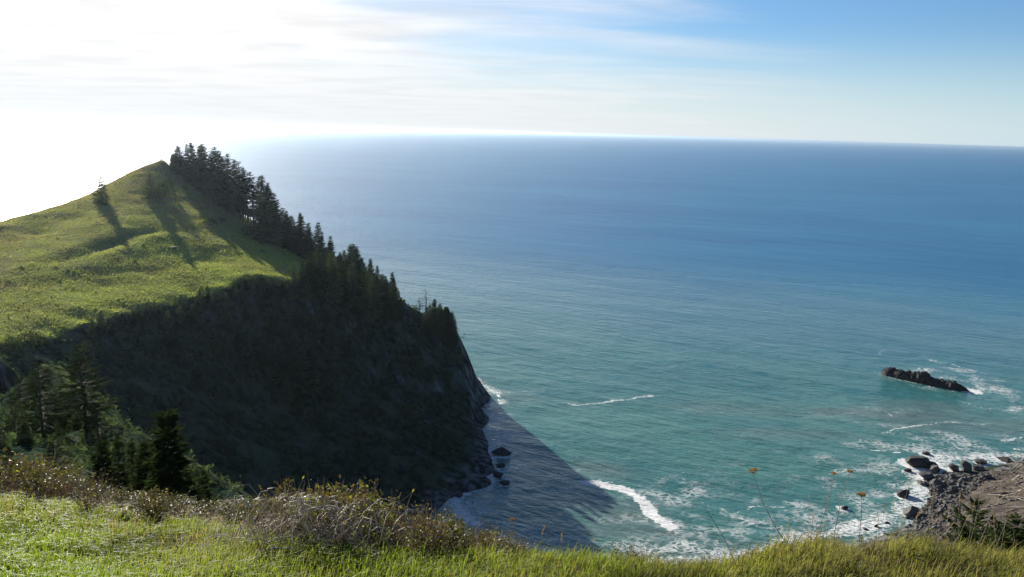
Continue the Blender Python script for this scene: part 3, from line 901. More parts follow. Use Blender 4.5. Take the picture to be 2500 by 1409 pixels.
def tree(x, y, h, var, label, group=None, wide=1.0, zbase=None):
    z = float(height(x, y)) - 0.25 if zbase is None else zbase
    e = bpy.data.objects.new('conifer', None)
    COL.objects.link(e)
    e.location = (x, y, z); e.rotation_euler = (0, 0, random.uniform(0, 6.28)); e.scale = (h * wide, h * wide, h)
    e.empty_display_size = 0.1
    tag(e, label, 'tree', group)
    obj('trunk', var[0], e); obj('crown', var[1], e)
    return e


def top_tree(px, py, Y, var, label, group=None, wide=1.0, minh=2.5):
    """tree whose tip stands at photo point (px, py) when rooted at depth Y"""
    p = P(px, py, Y)
    h = max(minh, p[2] - float(height(p[0], p[1])) + 0.25)
    return tree(p[0], p[1], h, var, label, group, wide)


def hit(px, py, y0=24.0, y1=470.0):
    Ys = np.arange(y0, y1, 0.6)
    d = ray(px, py)
    X = d[0] / d[1] * Ys; Z = H + d[2] / d[1] * Ys
    k = np.nonzero(Z < height(X, Ys))[0]
    if len(k) == 0: return None
    return np.array([X[k[0]], Ys[k[0]], Z[k[0]]])


def base_tree(px, py, hpx, var, label, group=None, wide=1.0):
    b = hit(px, py)
    if b is None: return None
    return tree(b[0], b[1], hpx / 2050.0 * math.hypot(b[0], b[1]) * 1.02, var, label, group, wide)


crestY = lambda px: np.interp(px, [c[0] for c in CREST], [c[2] for c in CREST])
GS = 'conifers of the summit grove'
def zone3(px, a, b): return 'left part' if px < a else 'middle' if px < b else 'right part'
SKY1 = [(419, 378), (430, 356), (438, 359), (453, 351), (463, 348), (472, 349), (483, 356), (493, 351), (499, 359), (512, 360), (522, 368), (534, 368), (544, 381), (558, 376), (570, 388), (581, 394), (589, 410), (602, 418), (616, 420), (628, 432), (642, 429), (651, 445), (660, 458), (669, 471)]
for k, (px, py) in enumerate(SKY1):
    if k == 0: lab = 'conifer at the left end of the summit grove, next to bare turf'
    elif px == 463: lab = 'tallest topped conifer near the left of the summit grove skyline'
    elif px == 558: lab = 'pointed conifer standing above the middle of the summit grove skyline'
    elif px == 642: lab = 'tall pointed conifer at the lower right end of the summit grove'
    else: lab = 'dark conifer on the skyline of the summit grove, in its %s' % zone3(px, 500, 570)
    v = TALL[k % 3] if 575 < px < 640 else (FAR + WINDY[:1])[(k * 3) % 7]
    top_tree(px, py, crestY(px) + random.uniform(-5, 3), v, lab, GS, random.uniform(.85, 1.15))
skyf = lambda px: np.interp(px, [400] + [s[0] for s in SKY1] + [701, 739, 784, 809, 855, 873, 886, 906, 924, 961, 980], [400] + [s[1] for s in SKY1] + [515, 522, 567, 590, 597, 605, 630, 632, 648, 678, 720])
for k in range(90):
    px = random.uniform(424, 655)
    Y = crestY(px) + random.uniform(-14, 6)
    p0 = P(px, skyf(px) + random.uniform(6, 30), Y)
    h = min(p0[2] - float(height(p0[0], p0[1])), random.uniform(9, 14))
    if h < 3 or (566 < px < 636 and k % 2): continue
    tree(p0[0], p0[1], h, TALL[k % 3] if 560 < px < 642 else MIX[k % 14], 'dark conifer inside the summit grove, in its %s' % zone3(px, 500, 570), GS, random.uniform(.85, 1.4))
GM = 'conifers along the headland crest'
SKY2 = [(675, 493, 'conifer'), (690, 508, ''), (701, 515, ''), (716, 528, ''), (730, 519, 'tall conifer on the crest where a gap of sea shows to its left'), (739, 522, ''), (752, 544, ''), (774, 543, 'slender pointed conifer standing up at the right end of the middle clump'), (784, 567, ''),
        (801, 592, ''), (809, 576, 'small leaning conifer alone in the dip of the crest skyline'), (839, 611, ''), (855, 597, 'broad flat topped conifer on the crest, tallest of its clump'), (865, 596, ''), (873, 605, ''), (886, 630, 'small conifer just right of the broad flat topped one'), (906, 632, 'dark pointed conifer with full crown on the lower crest'), (924, 648, 'thin conifer right beside the dark full pointed one'),
        (956, 664, 'conifer with ragged one sided top near the end of the wooded crest'), (962, 678, ''), (974, 707, '')]
for k, (px, py, lab) in enumerate(SKY2):
    top_tree(px, py, crestY(px) + random.uniform(-6, 1), FAR[(k * 5) % 6] if px not in (855, 865) else FULL[0], lab if len(lab) > 10 else 'dark skyline conifer in the tree belt along the headland crest, in its %s' % zone3(px, 745, 850), GM, random.uniform(.9, 1.2))
for k in range(60):
    px = random.uniform(660, 985)
    Y = crestY(px) + random.uniform(-16, 2)
    p0 = P(px, skyf(px) + random.uniform(8, 34), Y)
    h = min(p0[2] - float(height(p0[0], p0[1])), random.uniform(8, 15))
    if h < 3: continue
    tree(p0[0], p0[1], h, (MIX + FULL)[k % 17], 'dark conifer inside the tree belt along the headland crest, in its %s' % zone3(px, 745, 850), GM, random.uniform(.85, 1.3))
# full green trees in front of the belt
for px, py, hp, lab in [(640, 592, 112, 'broad bushy conifer at the turf edge in front of the middle clump'), (668, 598, 100, 'bushy conifer right of the broad one at the turf edge'), (700, 606, 80, 'dark rounded conifer at the lower end of the middle clump'), (745, 612, 75, 'conifer beside the shaded turf below the middle clump')]:
    base_tree(px, py, hp, FULL[px % 3], lab, 'bushy conifers in front of the middle clump')
GF = 'conifers of the wooded upper cliff'
for px, py, hp in [(738, 716, 75), (760, 726, 105), (785, 730, 112), (810, 738, 118), (748, 705, 70), (775, 712, 98), (835, 745, 110), (860, 752, 105), (800, 700, 80), (885, 765, 110), (910, 775, 105), (940, 785, 100), (965, 792, 90), (720, 700, 55), (825, 715, 90), (850, 720, 85), (900, 740, 90), (930, 755, 85), (955, 762, 75), (980, 785, 60)]:
    base_tree(px, py, hp, (FULL + FAR)[(px // 5) % 9], 'green conifer in the stand at the top of the shaded cliff, in its %s' % zone3(px, 790, 890), GF)
# the nose
GN = 'conifers on the bare nose of the headland'
for px, py, v, lab in [(1025, 728, SCRAG[1], 'half bare conifer left of the taller scraggy one on the nose'), (1041, 704, SCRAG[0], 'scraggy half bare conifer standing tallest on the nose'), (1060, 730, FAR[2], 'thin conifer just right of the scraggy one on the nose'), (1073, 741, FAR[0], 'dark conifer in the middle of the clump on the nose'), (1086, 749, FAR[4], 'conifer left of the outermost pair on the nose'), (1095, 749, FAR[1], 'windblown conifer second from the end of the nose'), (1106, 768, SCRAG[1], 'outermost conifer overhanging the sea on the nose')]:
    top_tree(px, py, crestY(px) - 3, v, lab, GN, 1.5, 4)
for px, py, hp in [(1040, 812, 62), (1062, 820, 72), (1080, 826, 76), (1095, 836, 72), (1050, 800, 58), (1104, 822, 60), (1030, 830, 42), (1072, 808, 62), (1090, 812, 64), (1100, 850, 55), (1112, 850, 26), (1122, 868, 24), (1128, 885, 20)]:
    base_tree(px, py, hp, FULL[px % 3], 'low bushy conifer on the edge of the nose under the taller trees', GN, 1.1)
# lone trees on the turf
base_tree(249, 500, 68, FULL[0], 'lone conifer on the open turf near the skyline, throwing a long shadow', None, 1.05)
base_tree(370, 484, 56, FULL[1], 'dark conifer beside the round bush on the upper turf', None, 1.2)
# brow and ribs of the shaded face
for px, py, hp, v, lab in [(509, 742, 44, FAR[2], 'narrow dark conifer standing on the brow of the shaded face'), (358, 772, 32, FULL[1], 'small bushy conifer on the brow, left of a pair'), (379, 768, 32, FULL[2], 'small bushy conifer on the brow, right of a pair'), (518, 760, 30, FULL[0], 'small conifer just below the narrow one on the brow')]:
    base_tree(px, py, hp, v, lab, 'small conifers on the brow of the shaded face')
GR = 'conifers on the ribs of the shaded face'
for px, py, hp in [(605, 870, 48), (640, 900, 56), (665, 920, 60), (690, 935, 66), (715, 945, 70), (740, 955, 90), (755, 965, 95), (620, 915, 40), (650, 870, 50), (680, 890, 56), (700, 850, 50), (660, 810, 48), (560, 820, 45), (545, 790, 40), (585, 845, 45), (530, 860, 40), (470, 800, 42), (440, 790, 36), (500, 830, 40), (700, 980, 50), (730, 1000, 45), (560, 880, 40), (410, 800, 35), (600, 780, 36), (640, 760, 34), (690, 780, 45), (730, 800, 50), (770, 830, 50), (810, 850, 50), (850, 880, 45), (760, 880, 48)]:
    base_tree(px, py, hp * 1.2, (FULL + FAR[:2] + FULL)[(px // 3) % 8], 'conifer clinging to the shaded face, %s' % ('close under the brow' if py < 805 else 'in the lit clump halfway down' if py > 895 and px > 610 else 'between the brow and the lit clump'), GR, 1.15)
random.seed(5)
for k in range(70):
    px, py = random.uniform(230, 1110), random.uniform(760, 1120)
    if py < np.interp(px, [230, 380, 590, 760, 1110], [830, 775, 720, 750, 850]): continue
    base_tree(px, py, random.uniform(16, 34), (FULL + WINDY)[k % 6], 'small dark conifer on the shaded face, %s' % ('high on its left' if px < 620 and py < 930 else 'low on its left' if px < 620 else 'high on its right' if py < 930 else 'low on its right'), 'small conifers scattered over the shaded face', 1.3)
random.seed(15)
for k in range(44):
    px = random.uniform(215, 760)
    py = np.interp(px, [200, 290, 380, 480, 540, 590, 650, 720, 790], [800, 782, 757, 742, 722, 698, 694, 706, 730]) + random.uniform(4, 40)
    base_tree(px, py, random.uniform(20, 42), (FULL + FAR[:1])[k % 4], 'small conifer in the fringe just under the brow, %s' % zone3(px, 380, 590).replace('part', 'end'), 'conifers in the fringe under the brow', 1.25)
# spur at the left
GL = 'tall conifers on the near spur'
LEFT = [(200, 838, 95, OPEN[1], 'tall conifer with a bare dark trunk on the near spur'), (90, 880, 92, OPEN[0], 'conifer with a thin visible trunk left of the tallest one on the spur')]
for px, py, Y, v, lab in LEFT: top_tree(px, py, Y, v, lab, GL)
for k, (px, py, Y) in enumerate([(30, 960, 92), (150, 935, 100), (235, 965, 98), (60, 1010, 72), (0, 1005, 66), (15, 1055, 48), (120, 1030, 60), (-40, 1000, 60), (40, 878, 132), (80, 868, 145)]):
    top_tree(px, py + (38 if k > 2 else 20), Y, (OPEN[k % 3], NEAR[k % 4], OPEN[(k + 1) % 3], NFULL[k % 2])[k % 4], 'dark conifer crowding the near spur, in its %s' % zone3(px, 60, 160), GL, (1.25, 1.0, 1.4, 1.1)[k % 4])
for px, py, Y, v, w, lab in [(405, 1008, 34, COLUMN, 1.0, 'young conifer with a blunt sunlit top rising before the shaded face'), (290, 1062, 36, NEAR[2], .9, 'young conifer left of the blunt topped one, behind the brambles'), (350, 1085, 38, NFULL[0], .9, 'bushy young conifer between the two pointed young ones'), (372, 1075, 42, NFULL[1], .8, 'pale green young conifer just left of the blunt topped one'), (470, 1142, 44, NEAR[0], .9, 'small young conifer right of the blunt topped one'), (495, 1150, 50, NFULL[0], .8, 'lowest young conifer at the right end of the young trees'), (245, 1080, 34, NFULL[1], .8, 'bushy young conifer at the left end of the young trees'), (318, 1075, 44, NEAR[2], .9, 'pale young conifer on the sunlit end of the spur'), (440, 1100, 46, NFULL[1], .7, 'low conifer right behind the blunt topped one')]:
    top_tree(px, py, Y, v, lab, 'young conifers below the viewpoint', w)
for px, py, Y, v, lab in [(2383, 1235, 44, OPEN[1], 'dark conifer below the viewpoint, before the brown slide'), (2412, 1268, 38, OPEN[0], 'second dark conifer just right of the taller one by the slide'), (2360, 1292, 38, NFULL[0], 'low conifer left of the taller one by the slide'), (2482, 1268, 30, NFULL[1], 'dark green conifer top at the right edge below the slide'), (2440, 1305, 28, NFULL[0], 'low dark conifer behind the dry stalks at the right')]:
    top_tree(px, py, Y, v, lab, 'conifers below the viewpoint at the right')


# boulders on the turf
for px, py, w, lab in [(424, 607, 14, 'small brown rock alone in the middle of the sunlit turf'), (478, 577, 9, 'tiny rock on the turf below the shaded hollow')]:
    b = hit(px, py); r = w / 2050 * math.hypot(b[0], b[1]) / 2
    tag(obj('turf_rock', BB[1], loc=(b[0], b[1], b[2] + r * .3), scale=(r, r, r * .7)), lab, 'rock')

# ------------------------------------------------------------------ shrubs on the headland
def leaf_dome(seed, nl, size, mat, flat=1.0):
    r = np.random.default_rng(seed)
    d = r.normal(size=(nl, 3)); d[:, 2] = np.abs(d[:, 2]); d /= np.linalg.norm(d, axis=1)[:, None]
    lob = 1 + 0.28 * fbm(d[:, 0] * 2.3 + seed, d[:, 1] * 2.3 + d[:, 2], seed, 3)
    p = d * (lob * r.uniform(.65, 1.03, nl) ** 0.7)[:, None]
    a = r.normal(size=(nl, 3)); a /= np.linalg.norm(a, axis=1)[:, None]
    b = np.cross(a, d); b /= np.linalg.norm(b, axis=1)[:, None] + 1e-6
    s = size * r.uniform(.6, 1.3, nl)[:, None]
    V = np.stack([p - a * s * .5, p + b * s * .45, p + a * s * .7], 1).reshape(-1, 3)
    return mesh_np('leaves', V, np.arange(nl * 3).reshape(-1, 3), mat, False)


def stem_fan(seed, n=7, spread=.6, hgt=.8, rad=.03):
    r = np.random.default_rng(seed); S = Soup()
    for k in range(n):
        a = r.uniform(0, 6.28); q = r.uniform(.2, 1) * spread
        u = np.linspace(0, 1, 4)
        S.add(*tube(np.stack([math.cos(a) * q * u ** 1.4, math.sin(a) * q * u ** 1.4, hgt * u * r.uniform(.7, 1)], -1), rad * (1 - .7 * u), 4))
    return S.mesh('stems', M_BARK)


DOME = [leaf_dome(500 + k, 620, .17, M_SCRUB) for k in range(3)]
FAN = stem_fan(510)


def shrub(px, py, wpx, asp, label, group=None):
    b = hit(px, py)
    if b is None: return
    r = wpx / 2050 * math.hypot(b[0], b[1]) / 2
    e = bpy.data.objects.new('shrub', None); COL.objects.link(e)
    e.location = (b[0], b[1], float(height(b[0], b[1])) - .1); e.rotation_euler = (0, 0, random.uniform(0, 6.28)); e.scale = (r, r, r * 2 * asp)
    e.empty_display_size = .1
    tag(e, label, 'shrub', group)
    obj('stems', FAN, e); tag(obj('leaves', DOME[int(px) % 3], e), kind='stuff')


shrub(406, 478, 42, .95, 'round dark bush beside the dark conifer on the upper turf')
shrub(388, 482, 30, .6, 'low bush filling the gap between conifer and round bush')
for px, py, w in [(600, 690, 40), (625, 694, 44), (650, 697, 44), (676, 702, 40), (700, 710, 40), (724, 722, 36), (745, 732, 34)]:
    shrub(px, py, w, .5, 'dark shrub in the bank of brush along the edge of the turf', 'shrubs along the edge of the turf')
for px, py, w, a, lab in [(512, 548, 36, .4, 'low dark shrub on the turf below the summit grove'), (540, 540, 26, .35, 'green shrub right of the low dark one on the upper turf'), (452, 463, 14, .6, 'small bush by the top of the sunlit turf strip'), (602, 530, 22, .6, 'dark bush at the turf edge under the tall bare trunks'), (604, 570, 34, .7, 'round dark bush at the left foot of the middle clump'), (640, 616, 16, .4, 'tiny bush where the shaded turf meets the sunlit turf'), (236, 495, 16, .5, 'little bush at the foot of the lone conifer'), (75, 840, 60, .5, 'brown shrub on the brow at the far left'), (25, 850, 46, .6, 'dark shrub on the brow at the left edge'), (210, 850, 60, .25, 'brown scrubby ledge plant below the brow at the left')]:
    shrub(px, py, w, a, lab)
for px, py in [(140, 585), (95, 660), (52, 655), (137, 655), (180, 672), (165, 662), (65, 690), (145, 690), (330, 640), (215, 620), (20, 690), (350, 600), (240, 650)]:
    shrub(px, py, random.uniform(5, 10), .55, 'tiny dark shrub dotted on the brownish left turf', 'tiny shrubs on the left turf')

random.seed(9)
for k in range(130):
    px, py = random.uniform(60, 1140), random.uniform(740, 1190)
    if py < np.interp(px, [60, 230, 380, 590, 760, 1140], [850, 820, 765, 712, 745, 880]): continue
    shrub(px, py, random.uniform(16, 40), random.uniform(.35, .6), 'dark shrub on the shaded face, %s' % ('high on its left' if px < 620 and py < 930 else 'low on its left' if px < 620 else 'high on its right' if py < 930 else 'low on its right'), 'shrubs scattered over the shaded face')

# ------------------------------------------------------------------ scrub cover and turf (countless)
def scatter(nwant, wfun):
    out = []
    while sum(len(o) for o in out) < nwant:
        x = rng.uniform(-250, 300, 40000); y = rng.uniform(40, 440, 40000)
        ix = ((x - TX0) / TS).astype(int); iy = ((y - TY0) / TS).astype(int)
        k = rng.random(40000) < wfun(x, y, ix, iy)
        out.append(np.stack([x, y], -1)[k])
    return np.concatenate(out)[:nwant]


maskg = mask.reshape(NY, NX, 3)
sl3 = slope2
def w_scrub(x, y, ix, iy): return (1 - maskg[iy, ix, 0]) * (1 - maskg[iy, ix, 2]) * (TZ[iy, ix] > 4) * (0.15 + 0.85 * sstep(n1[iy, ix] + .6 * n2[iy, ix], -.3, .5)) * (1 - .75 * maskg[iy, ix, 1]) * (y > 55)
sp = scatter(15000, w_scrub)
nl = 9
ctr = np.repeat(np.c_[sp, height(sp[:, 0], sp[:, 1])], nl, 0)
sz = np.repeat(rng.uniform(.5, 1.5, len(sp)) * (1 + .5 * (rng.random(len(sp)) < .08)), nl)
off = rng.normal(size=(len(ctr), 3)) * np.array([.55, .55, .4]); off[:, 2] = np.abs(off[:, 2])
pc = ctr + off * sz[:, None]
aa = rng.normal(size=pc.shape); aa /= np.linalg.norm(aa, axis=1)[:, None]
bb = np.cross(aa, rng.normal(size=pc.shape)); bb /= np.linalg.norm(bb, axis=1)[:, None]
ss = (.38 * sz * rng.uniform(.6, 1.3, len(sz)))[:, None]
SVx = np.stack([pc - aa * ss, pc + bb * ss * .8, pc + aa * ss], 1).reshape(-1, 3)
tag(obj('cliff_scrub', mesh_np('cliff_scrub', SVx, np.arange(len(SVx)).reshape(-1, 3), M_SCRUB, False)), 'dark brush and fern covering the shaded slopes of the headland', kind='stuff')


def w_turf(x, y, ix, iy): return maskg[iy, ix, 0] * (y > 185) * (0.35 + .65 * sstep(n2[iy, ix] + .5 * n1[iy, ix], -.5, .4))
tp = scatter(150000, w_turf)
bz = height(tp[:, 0], tp[:, 1])
iy = ((tp[:, 1] - TY0) / TS).astype(int); ix = ((tp[:, 0] - TX0) / TS).astype(int)
br_ = np.clip(brown[iy, ix] + rng.normal(size=len(tp)) * .18, 0, 1)[:, None]
colr = (1 - br_) * np.array([[.255, .290, .080]]) + br_ * np.array([[.200, .178, .108]])
colr = colr * rng.uniform(.72, 1.25, (len(tp), 1))
an = rng.uniform(0, 3.14, len(tp)); hh = rng.uniform(.18, .5, len(tp)); ww = rng.uniform(.10, .24, len(tp))
dx, dy = np.cos(an) * ww, np.sin(an) * ww
lx, ly = rng.normal(size=len(tp)) * .12 + .10, rng.normal(size=len(tp)) * .12 - .06
TVV = np.stack([np.stack([tp[:, 0] - dx, tp[:, 1] - dy, bz - .05], -1), np.stack([tp[:, 0] + dx, tp[:, 1] + dy, bz - .05], -1), np.stack([tp[:, 0] + lx, tp[:, 1] + ly, bz + hh], -1)], 1).reshape(-1, 3)
tag(obj('headland_grass', mesh_np('headland_grass', TVV, np.arange(len(TVV)).reshape(-1, 3), M_GRASS, False, {'tint': np.repeat(colr, 3, 0)})), 'short tufted turf on the sunlit headland slope', kind='stuff')

tq = scatter(1700, lambda x, y, ix, iy: maskg[iy, ix, 0] * (y > 190) * (.06 + sstep(n2[iy, ix] * .7 + n1[iy, ix], .1, .7)))
nq = 8
ctr = np.repeat(np.c_[tq, height(tq[:, 0], tq[:, 1])], nq, 0)
sz = np.repeat(rng.uniform(.22, .6, len(tq)) ** 1.2, nq)
an = rng.uniform(0, 6.28, len(ctr)); rr = rng.uniform(0, .6, len(ctr)) * sz
bx, by = ctr[:, 0] + np.cos(an) * rr, ctr[:, 1] + np.sin(an) * rr
a2 = rng.uniform(0, 6.28, len(ctr)); w2_ = .35 * sz
V = np.stack([np.stack([bx - np.cos(a2) * w2_, by - np.sin(a2) * w2_, ctr[:, 2] - .05], -1), np.stack([bx + np.cos(a2) * w2_, by + np.sin(a2) * w2_, ctr[:, 2] - .05], -1), np.stack([bx + np.cos(an) * rr * .6, by + np.sin(an) * rr * .6, ctr[:, 2] + sz * rng.uniform(.7, 1.2, len(sz))], -1)], 1).reshape(-1, 3)
ct = np.repeat(np.repeat(np.array([.060, .066, .030])[None] * rng.uniform(.6, 1.6, (len(tq), 1)), nq, 0), 3, 0)
tag(obj('turf_tussocks', mesh_np('turf_tussocks', V, np.arange(len(V)).reshape(-1, 3), M_GRASS, False, {'tint': ct})), 'dark tussocks and weeds dotted over the headland turf', kind='stuff')

# ------------------------------------------------------------------ the viewer's hilltop
GZ0, GSL = 119.35, 0.30


def plane_hit(px, py, up=.10):
    d = ray(px, py)
    t = (GZ0 + up - H) / (d[2] + GSL * d[1])
    return np.array([0, 0, H]) + d * t


GE = sorted([tuple(plane_hit(*p)[:2]) for p in [(-400, 1200), (0, 1215), (150, 1226), (300, 1245), (450, 1260), (600, 1280), (670, 1310), (800, 1332), (900, 1346), (1100, 1343), (1290, 1348), (1500, 1368), (1700, 1377), (1900, 1372), (2050, 1350), (2200, 1346), (2350, 1336), (2500, 1342), (2900, 1345)]])
gex = np.array([g[0] for g in GE]); gey = np.array([g[1] for g in GE])
band = np.interp(gex, [-9, -4, -3, -1, 0, 2, 6], [5.0, 4.0, 2.2, 1.6, 1.0, .5, .6])
yG = lambda x: np.interp(x, gex, gey)
yE = lambda x: np.interp(x, gex, gey + band)


def ground(x, y):
    x = np.asarray(x, float); y = np.asarray(y, float)
    z = GZ0 - GSL * y + .07 * fbm(x / 1.3, y / 1.3, 201, 4) * sstep(np.hypot(x, y), 2, 4) + .06 * fbm(x / 4, y / 4, 205, 2) * sstep(np.hypot(x, y), 2, 5)
    over = np.maximum(y - yE(x) - .2 * fbm(x, x * 0, 209, 3), 0)
    z = z + (.15 * np.exp(-((x - 2.75) / .45) ** 2) + .12 * np.exp(-((x - 3.8) / .4) ** 2) + .05 * np.exp(-((x - 1.1) / .35) ** 2)) * sstep(y - yG(x), -1.3, -.2)
    inb = np.clip(y - yG(x), 0, 5)
    z = z - (.17 + .05 * sstep(x, -5, 0)) * inb ** 2 / (inb + .3)
    z = z - .50 * over ** 2 / (over + .8)
    rim = np.maximum(sstep(np.abs(x), 13, 17), sstep(-y, 1.5, 4))
    return z * (1 - rim) + (height(x, y) - .25) * rim


gxs = np.arange(-17, 17.01, .11); gys = np.arange(-4, 27, .11)
QX, QY = np.meshgrid(gxs, gys)
QZ = ground(QX, QY)
dryg = np.clip(sstep(QY - yG(QX), -1.2, .6) + .5 * fbm(QX / 1.1, QY / .8, 221, 4), 0, 1)
qi = np.arange(QX.size).reshape(QX.shape)
qq = np.stack([qi[:-1, :-1], qi[:-1, 1:], qi[1:, 1:], qi[1:, :-1]], -1).reshape(-1, 4)
mg, n_, l_, b_, o_ = principled('turf_soil', (.06, .06, .03), .95, 0.0)
a_ = n_('ShaderNodeAttribute', attribute_name='dry'); sp_ = n_('ShaderNodeSeparateColor'); l_(a_.outputs['Color'], sp_.inputs[0])
t_ = n_('ShaderNodeTexCoord'); z_ = n_('ShaderNodeTexNoise'); z_.inputs['Scale'].default_value = 9; z_.inputs['Detail'].default_value = 8; l_(t_.outputs['Object'], z_.inputs[0])
g1 = mixcol(n_, l_, smooth(n_, l_, z_.outputs[0], .35, .65), (.035, .045, .016), (.085, .100, .030))
g2 = mixcol(n_, l_, smooth(n_, l_, z_.outputs[0], .35, .65), (.055, .042, .026), (.150, .115, .070))
l_(mixcol(n_, l_, sp_.outputs[0], g1, g2), b_.inputs['Base Color'])
bp_ = n_('ShaderNodeBump'); bp_.inputs['Strength'].default_value = .8; bp_.inputs['Distance'].default_value = .05; l_(z_.outputs[0], bp_.inputs['Height']); l_(bp_.outputs[0], b_.inputs['Normal'])
tag(obj('hillside', mesh_np('hillside', np.stack([QX, QY, QZ], -1).reshape(-1, 3), qq, mg, True, {'dry': np.repeat(dryg.reshape(-1, 1), 3, 1)})), 'grassy hilltop under the viewer', kind='structure')


def blades(name, x, y, h, w, col, lean, mat, label, wind=(.5, -.15)):
    n = len(x)
    z = ground(x, y) - .01
    an = rng.uniform(0, 2 * np.pi, n)
    sx_, sy_ = np.cos(an) * w, np.sin(an) * w
    la = rng.uniform(0, 2 * np.pi, n)
    bx = (np.cos(la) * rng.uniform(.1, 1, n) + wind[0]) * lean * h; by = (np.sin(la) * rng.uniform(.1, 1, n) + wind[1]) * lean * h
    b = np.stack([x, y, z], -1)
    o = np.stack([sx_, sy_, 0 * w], -1)
    m = b + np.stack([bx * .35, by * .35, h * .6], -1)
    t = b + np.stack([bx * 1.1, by * 1.1, h * (1.05 - .45 * np.clip(lean, 0, 1))], -1)
    V = np.stack([b - o, b + o, m - o * .8, m + o * .8, t], 1).reshape(-1, 3)
    i = np.arange(n)[:, None] * 5
    Fc = np.concatenate([i + np.array([[0, 1, 3]]), i + np.array([[0, 3, 2]]), i + np.array([[2, 3, 4]])])
    tag(obj(name, mesh_np(name, V, Fc, mat, False, {'tint': np.repeat(col, 5, 0)})), label, kind='stuff')


def wedge(n, y0, y1):
    y = np.sqrt(rng.uniform(y0 ** 2, y1 ** 2, n)); x = rng.uniform(-1, 1, n) * (.68 * y + .6)
    return x, y


x, y = wedge(420000, 3.6, 15)
k = (y < yG(x) + .35 + .4 * fbm(x, y, 231, 2)) & (rng.random(len(x)) < np.clip(5.2 / y, .3, 1)) & (fbm(x / .5, y / .4, 233, 3) + .25 * rng.normal(size=len(x)) > -.48)
x, y = x[k], y[k]
cl = fbm(x / .8, y / .6, 241, 4); cl2 = fbm(x / 2.2, y / 1.6, 243, 3)
tall = np.exp(-((x + 1.15) / 1.3) ** 2) * sstep(y - yG(x), -2.2, -.3) + .4 * sstep(y - yG(x), -.9, -.1)
h = (.055 + .05 * rng.random(len(x)) + .045 * sstep(cl, .0, .6)) * (1 + .55 * rng.random(len(x)) ** 3) * (1 + .9 * tall) * (1 + .55 * sstep(x, .5, 2) * sstep(fbm(x / .4, y / .35, 261, 3), .0, .5))
dr = np.clip(sstep(y - yG(x), -2.6, .2) * .5 + .5 * cl2 - .25 * tall + .04 + .20 * sstep(x, 1.0, 2.6) + .18 * rng.normal(size=len(x)), 0, 1)
dr = np.where(rng.random(len(x)) < .05, 1.0, dr)[:, None]
c = (1 - dr) * np.array([[.150, .212, .022]]) + dr * np.array([[.215, .180, .070]])
c = c * (rng.uniform(.7, 1.2, (len(x), 1)) * (1 - .55 * sstep(-cl, .15, .55))[:, None])
blades('grass', x, y, h, rng.uniform(.0022, .0046, len(x)), c, rng.uniform(.3, 1.1, len(x)), M_GRASS, 'short sunlit green grass of the hilltop')
print('grass blades', len(x))
x, y = wedge(60000, 5.5, 19)
k = (y > yG(x) - .9) & (y < yG(x) + .5 + .4 * (x > .5)) & (fbm(x / .5, y / .5, 251, 3) > -.25)
x, y = x[k], y[k]
tus = sstep(fbm(x / .45, y / .4, 257, 3), .05, .55)
h = rng.uniform(.07, .19, len(x)) * (1 + .5 * (x > 2)) * (1 + .8 * tus)
dr = np.clip(.55 + .4 * fbm(x / .7, y / .7, 253, 3) + .25 * rng.normal(size=len(x)) + .05 * (x > 0), 0, 1)[:, None]
c = ((1 - dr) * np.array([[.135, .160, .028]]) + dr * np.array([[.26, .195, .11]])) * rng.uniform(.6, 1.2, (len(x), 1))
blades('dry_grass', x, y, h, rng.uniform(.0018, .0035, len(x)), c, rng.uniform(.3, 1.2, len(x)), M_GRASS, 'long dry grass along the rim of the hilltop')
print('dry blades', len(x))


# ------------------------------------------------------------------ bushes along the rim
def bush_parts(seed, nst, hgt, spread, nl, ll, mats, bare=0.25):
    r = np.random.default_rng(seed); S = Soup(); tips = []
    for k in range(nst):
        a = r.uniform(0, 6.28); q = spread * r.uniform(.1, 1); hh_ = hgt * r.uniform(.6, 1.05); u = np.linspace(0, 1, 6)
        wob_ = r.normal(size=(6, 2)) * .012
        pts = np.stack([math.cos(a) * q * u ** 1.3 + wob_[:, 0], math.sin(a) * q * u ** 1.3 + wob_[:, 1], hh_ * u], -1)
        S.add(*tube(pts, .006 * (1 - .75 * u), 4)); tips.append(pts)
    stems = S.mesh('stems', M_DARKTWIG)
    res = []
    for mat, share in mats:
        m = int(nl * share)
        k = r.integers(0, nst, m); u = r.uniform(bare, 1.05, m) ** .7
        pp = np.array([[np.interp(uu, np.linspace(0, 1, 6), tips[kk][:, j]) for j in range(3)] for kk, uu in zip(k, u)])
        pp += r.normal(size=pp.shape) * .025
        d = r.normal(size=pp.shape); d[:, 2] += .5; d /= np.linalg.norm(d, axis=1)[:, None]
        b = np.cross(d, r.normal(size=pp.shape)); b /= np.linalg.norm(b, axis=1)[:, None]
        nn = np.cross(d, b)
        s = (ll * r.uniform(.6, 1.25, m))[:, None]
        V = np.stack([pp, pp + d * s * .5 + b * s * .26 + nn * s * .06, pp + d * s, pp + d * s * .5 - b * s * .26 + nn * s * .06], 1).reshape(-1, 3)
        i = np.arange(m)[:, None] * 4
        res.append(mesh_np('leaves', V, np.concatenate([i + np.array([[0, 1, 2]]), i + np.array([[0, 2, 3]])]), mat, False))
    return stems, res


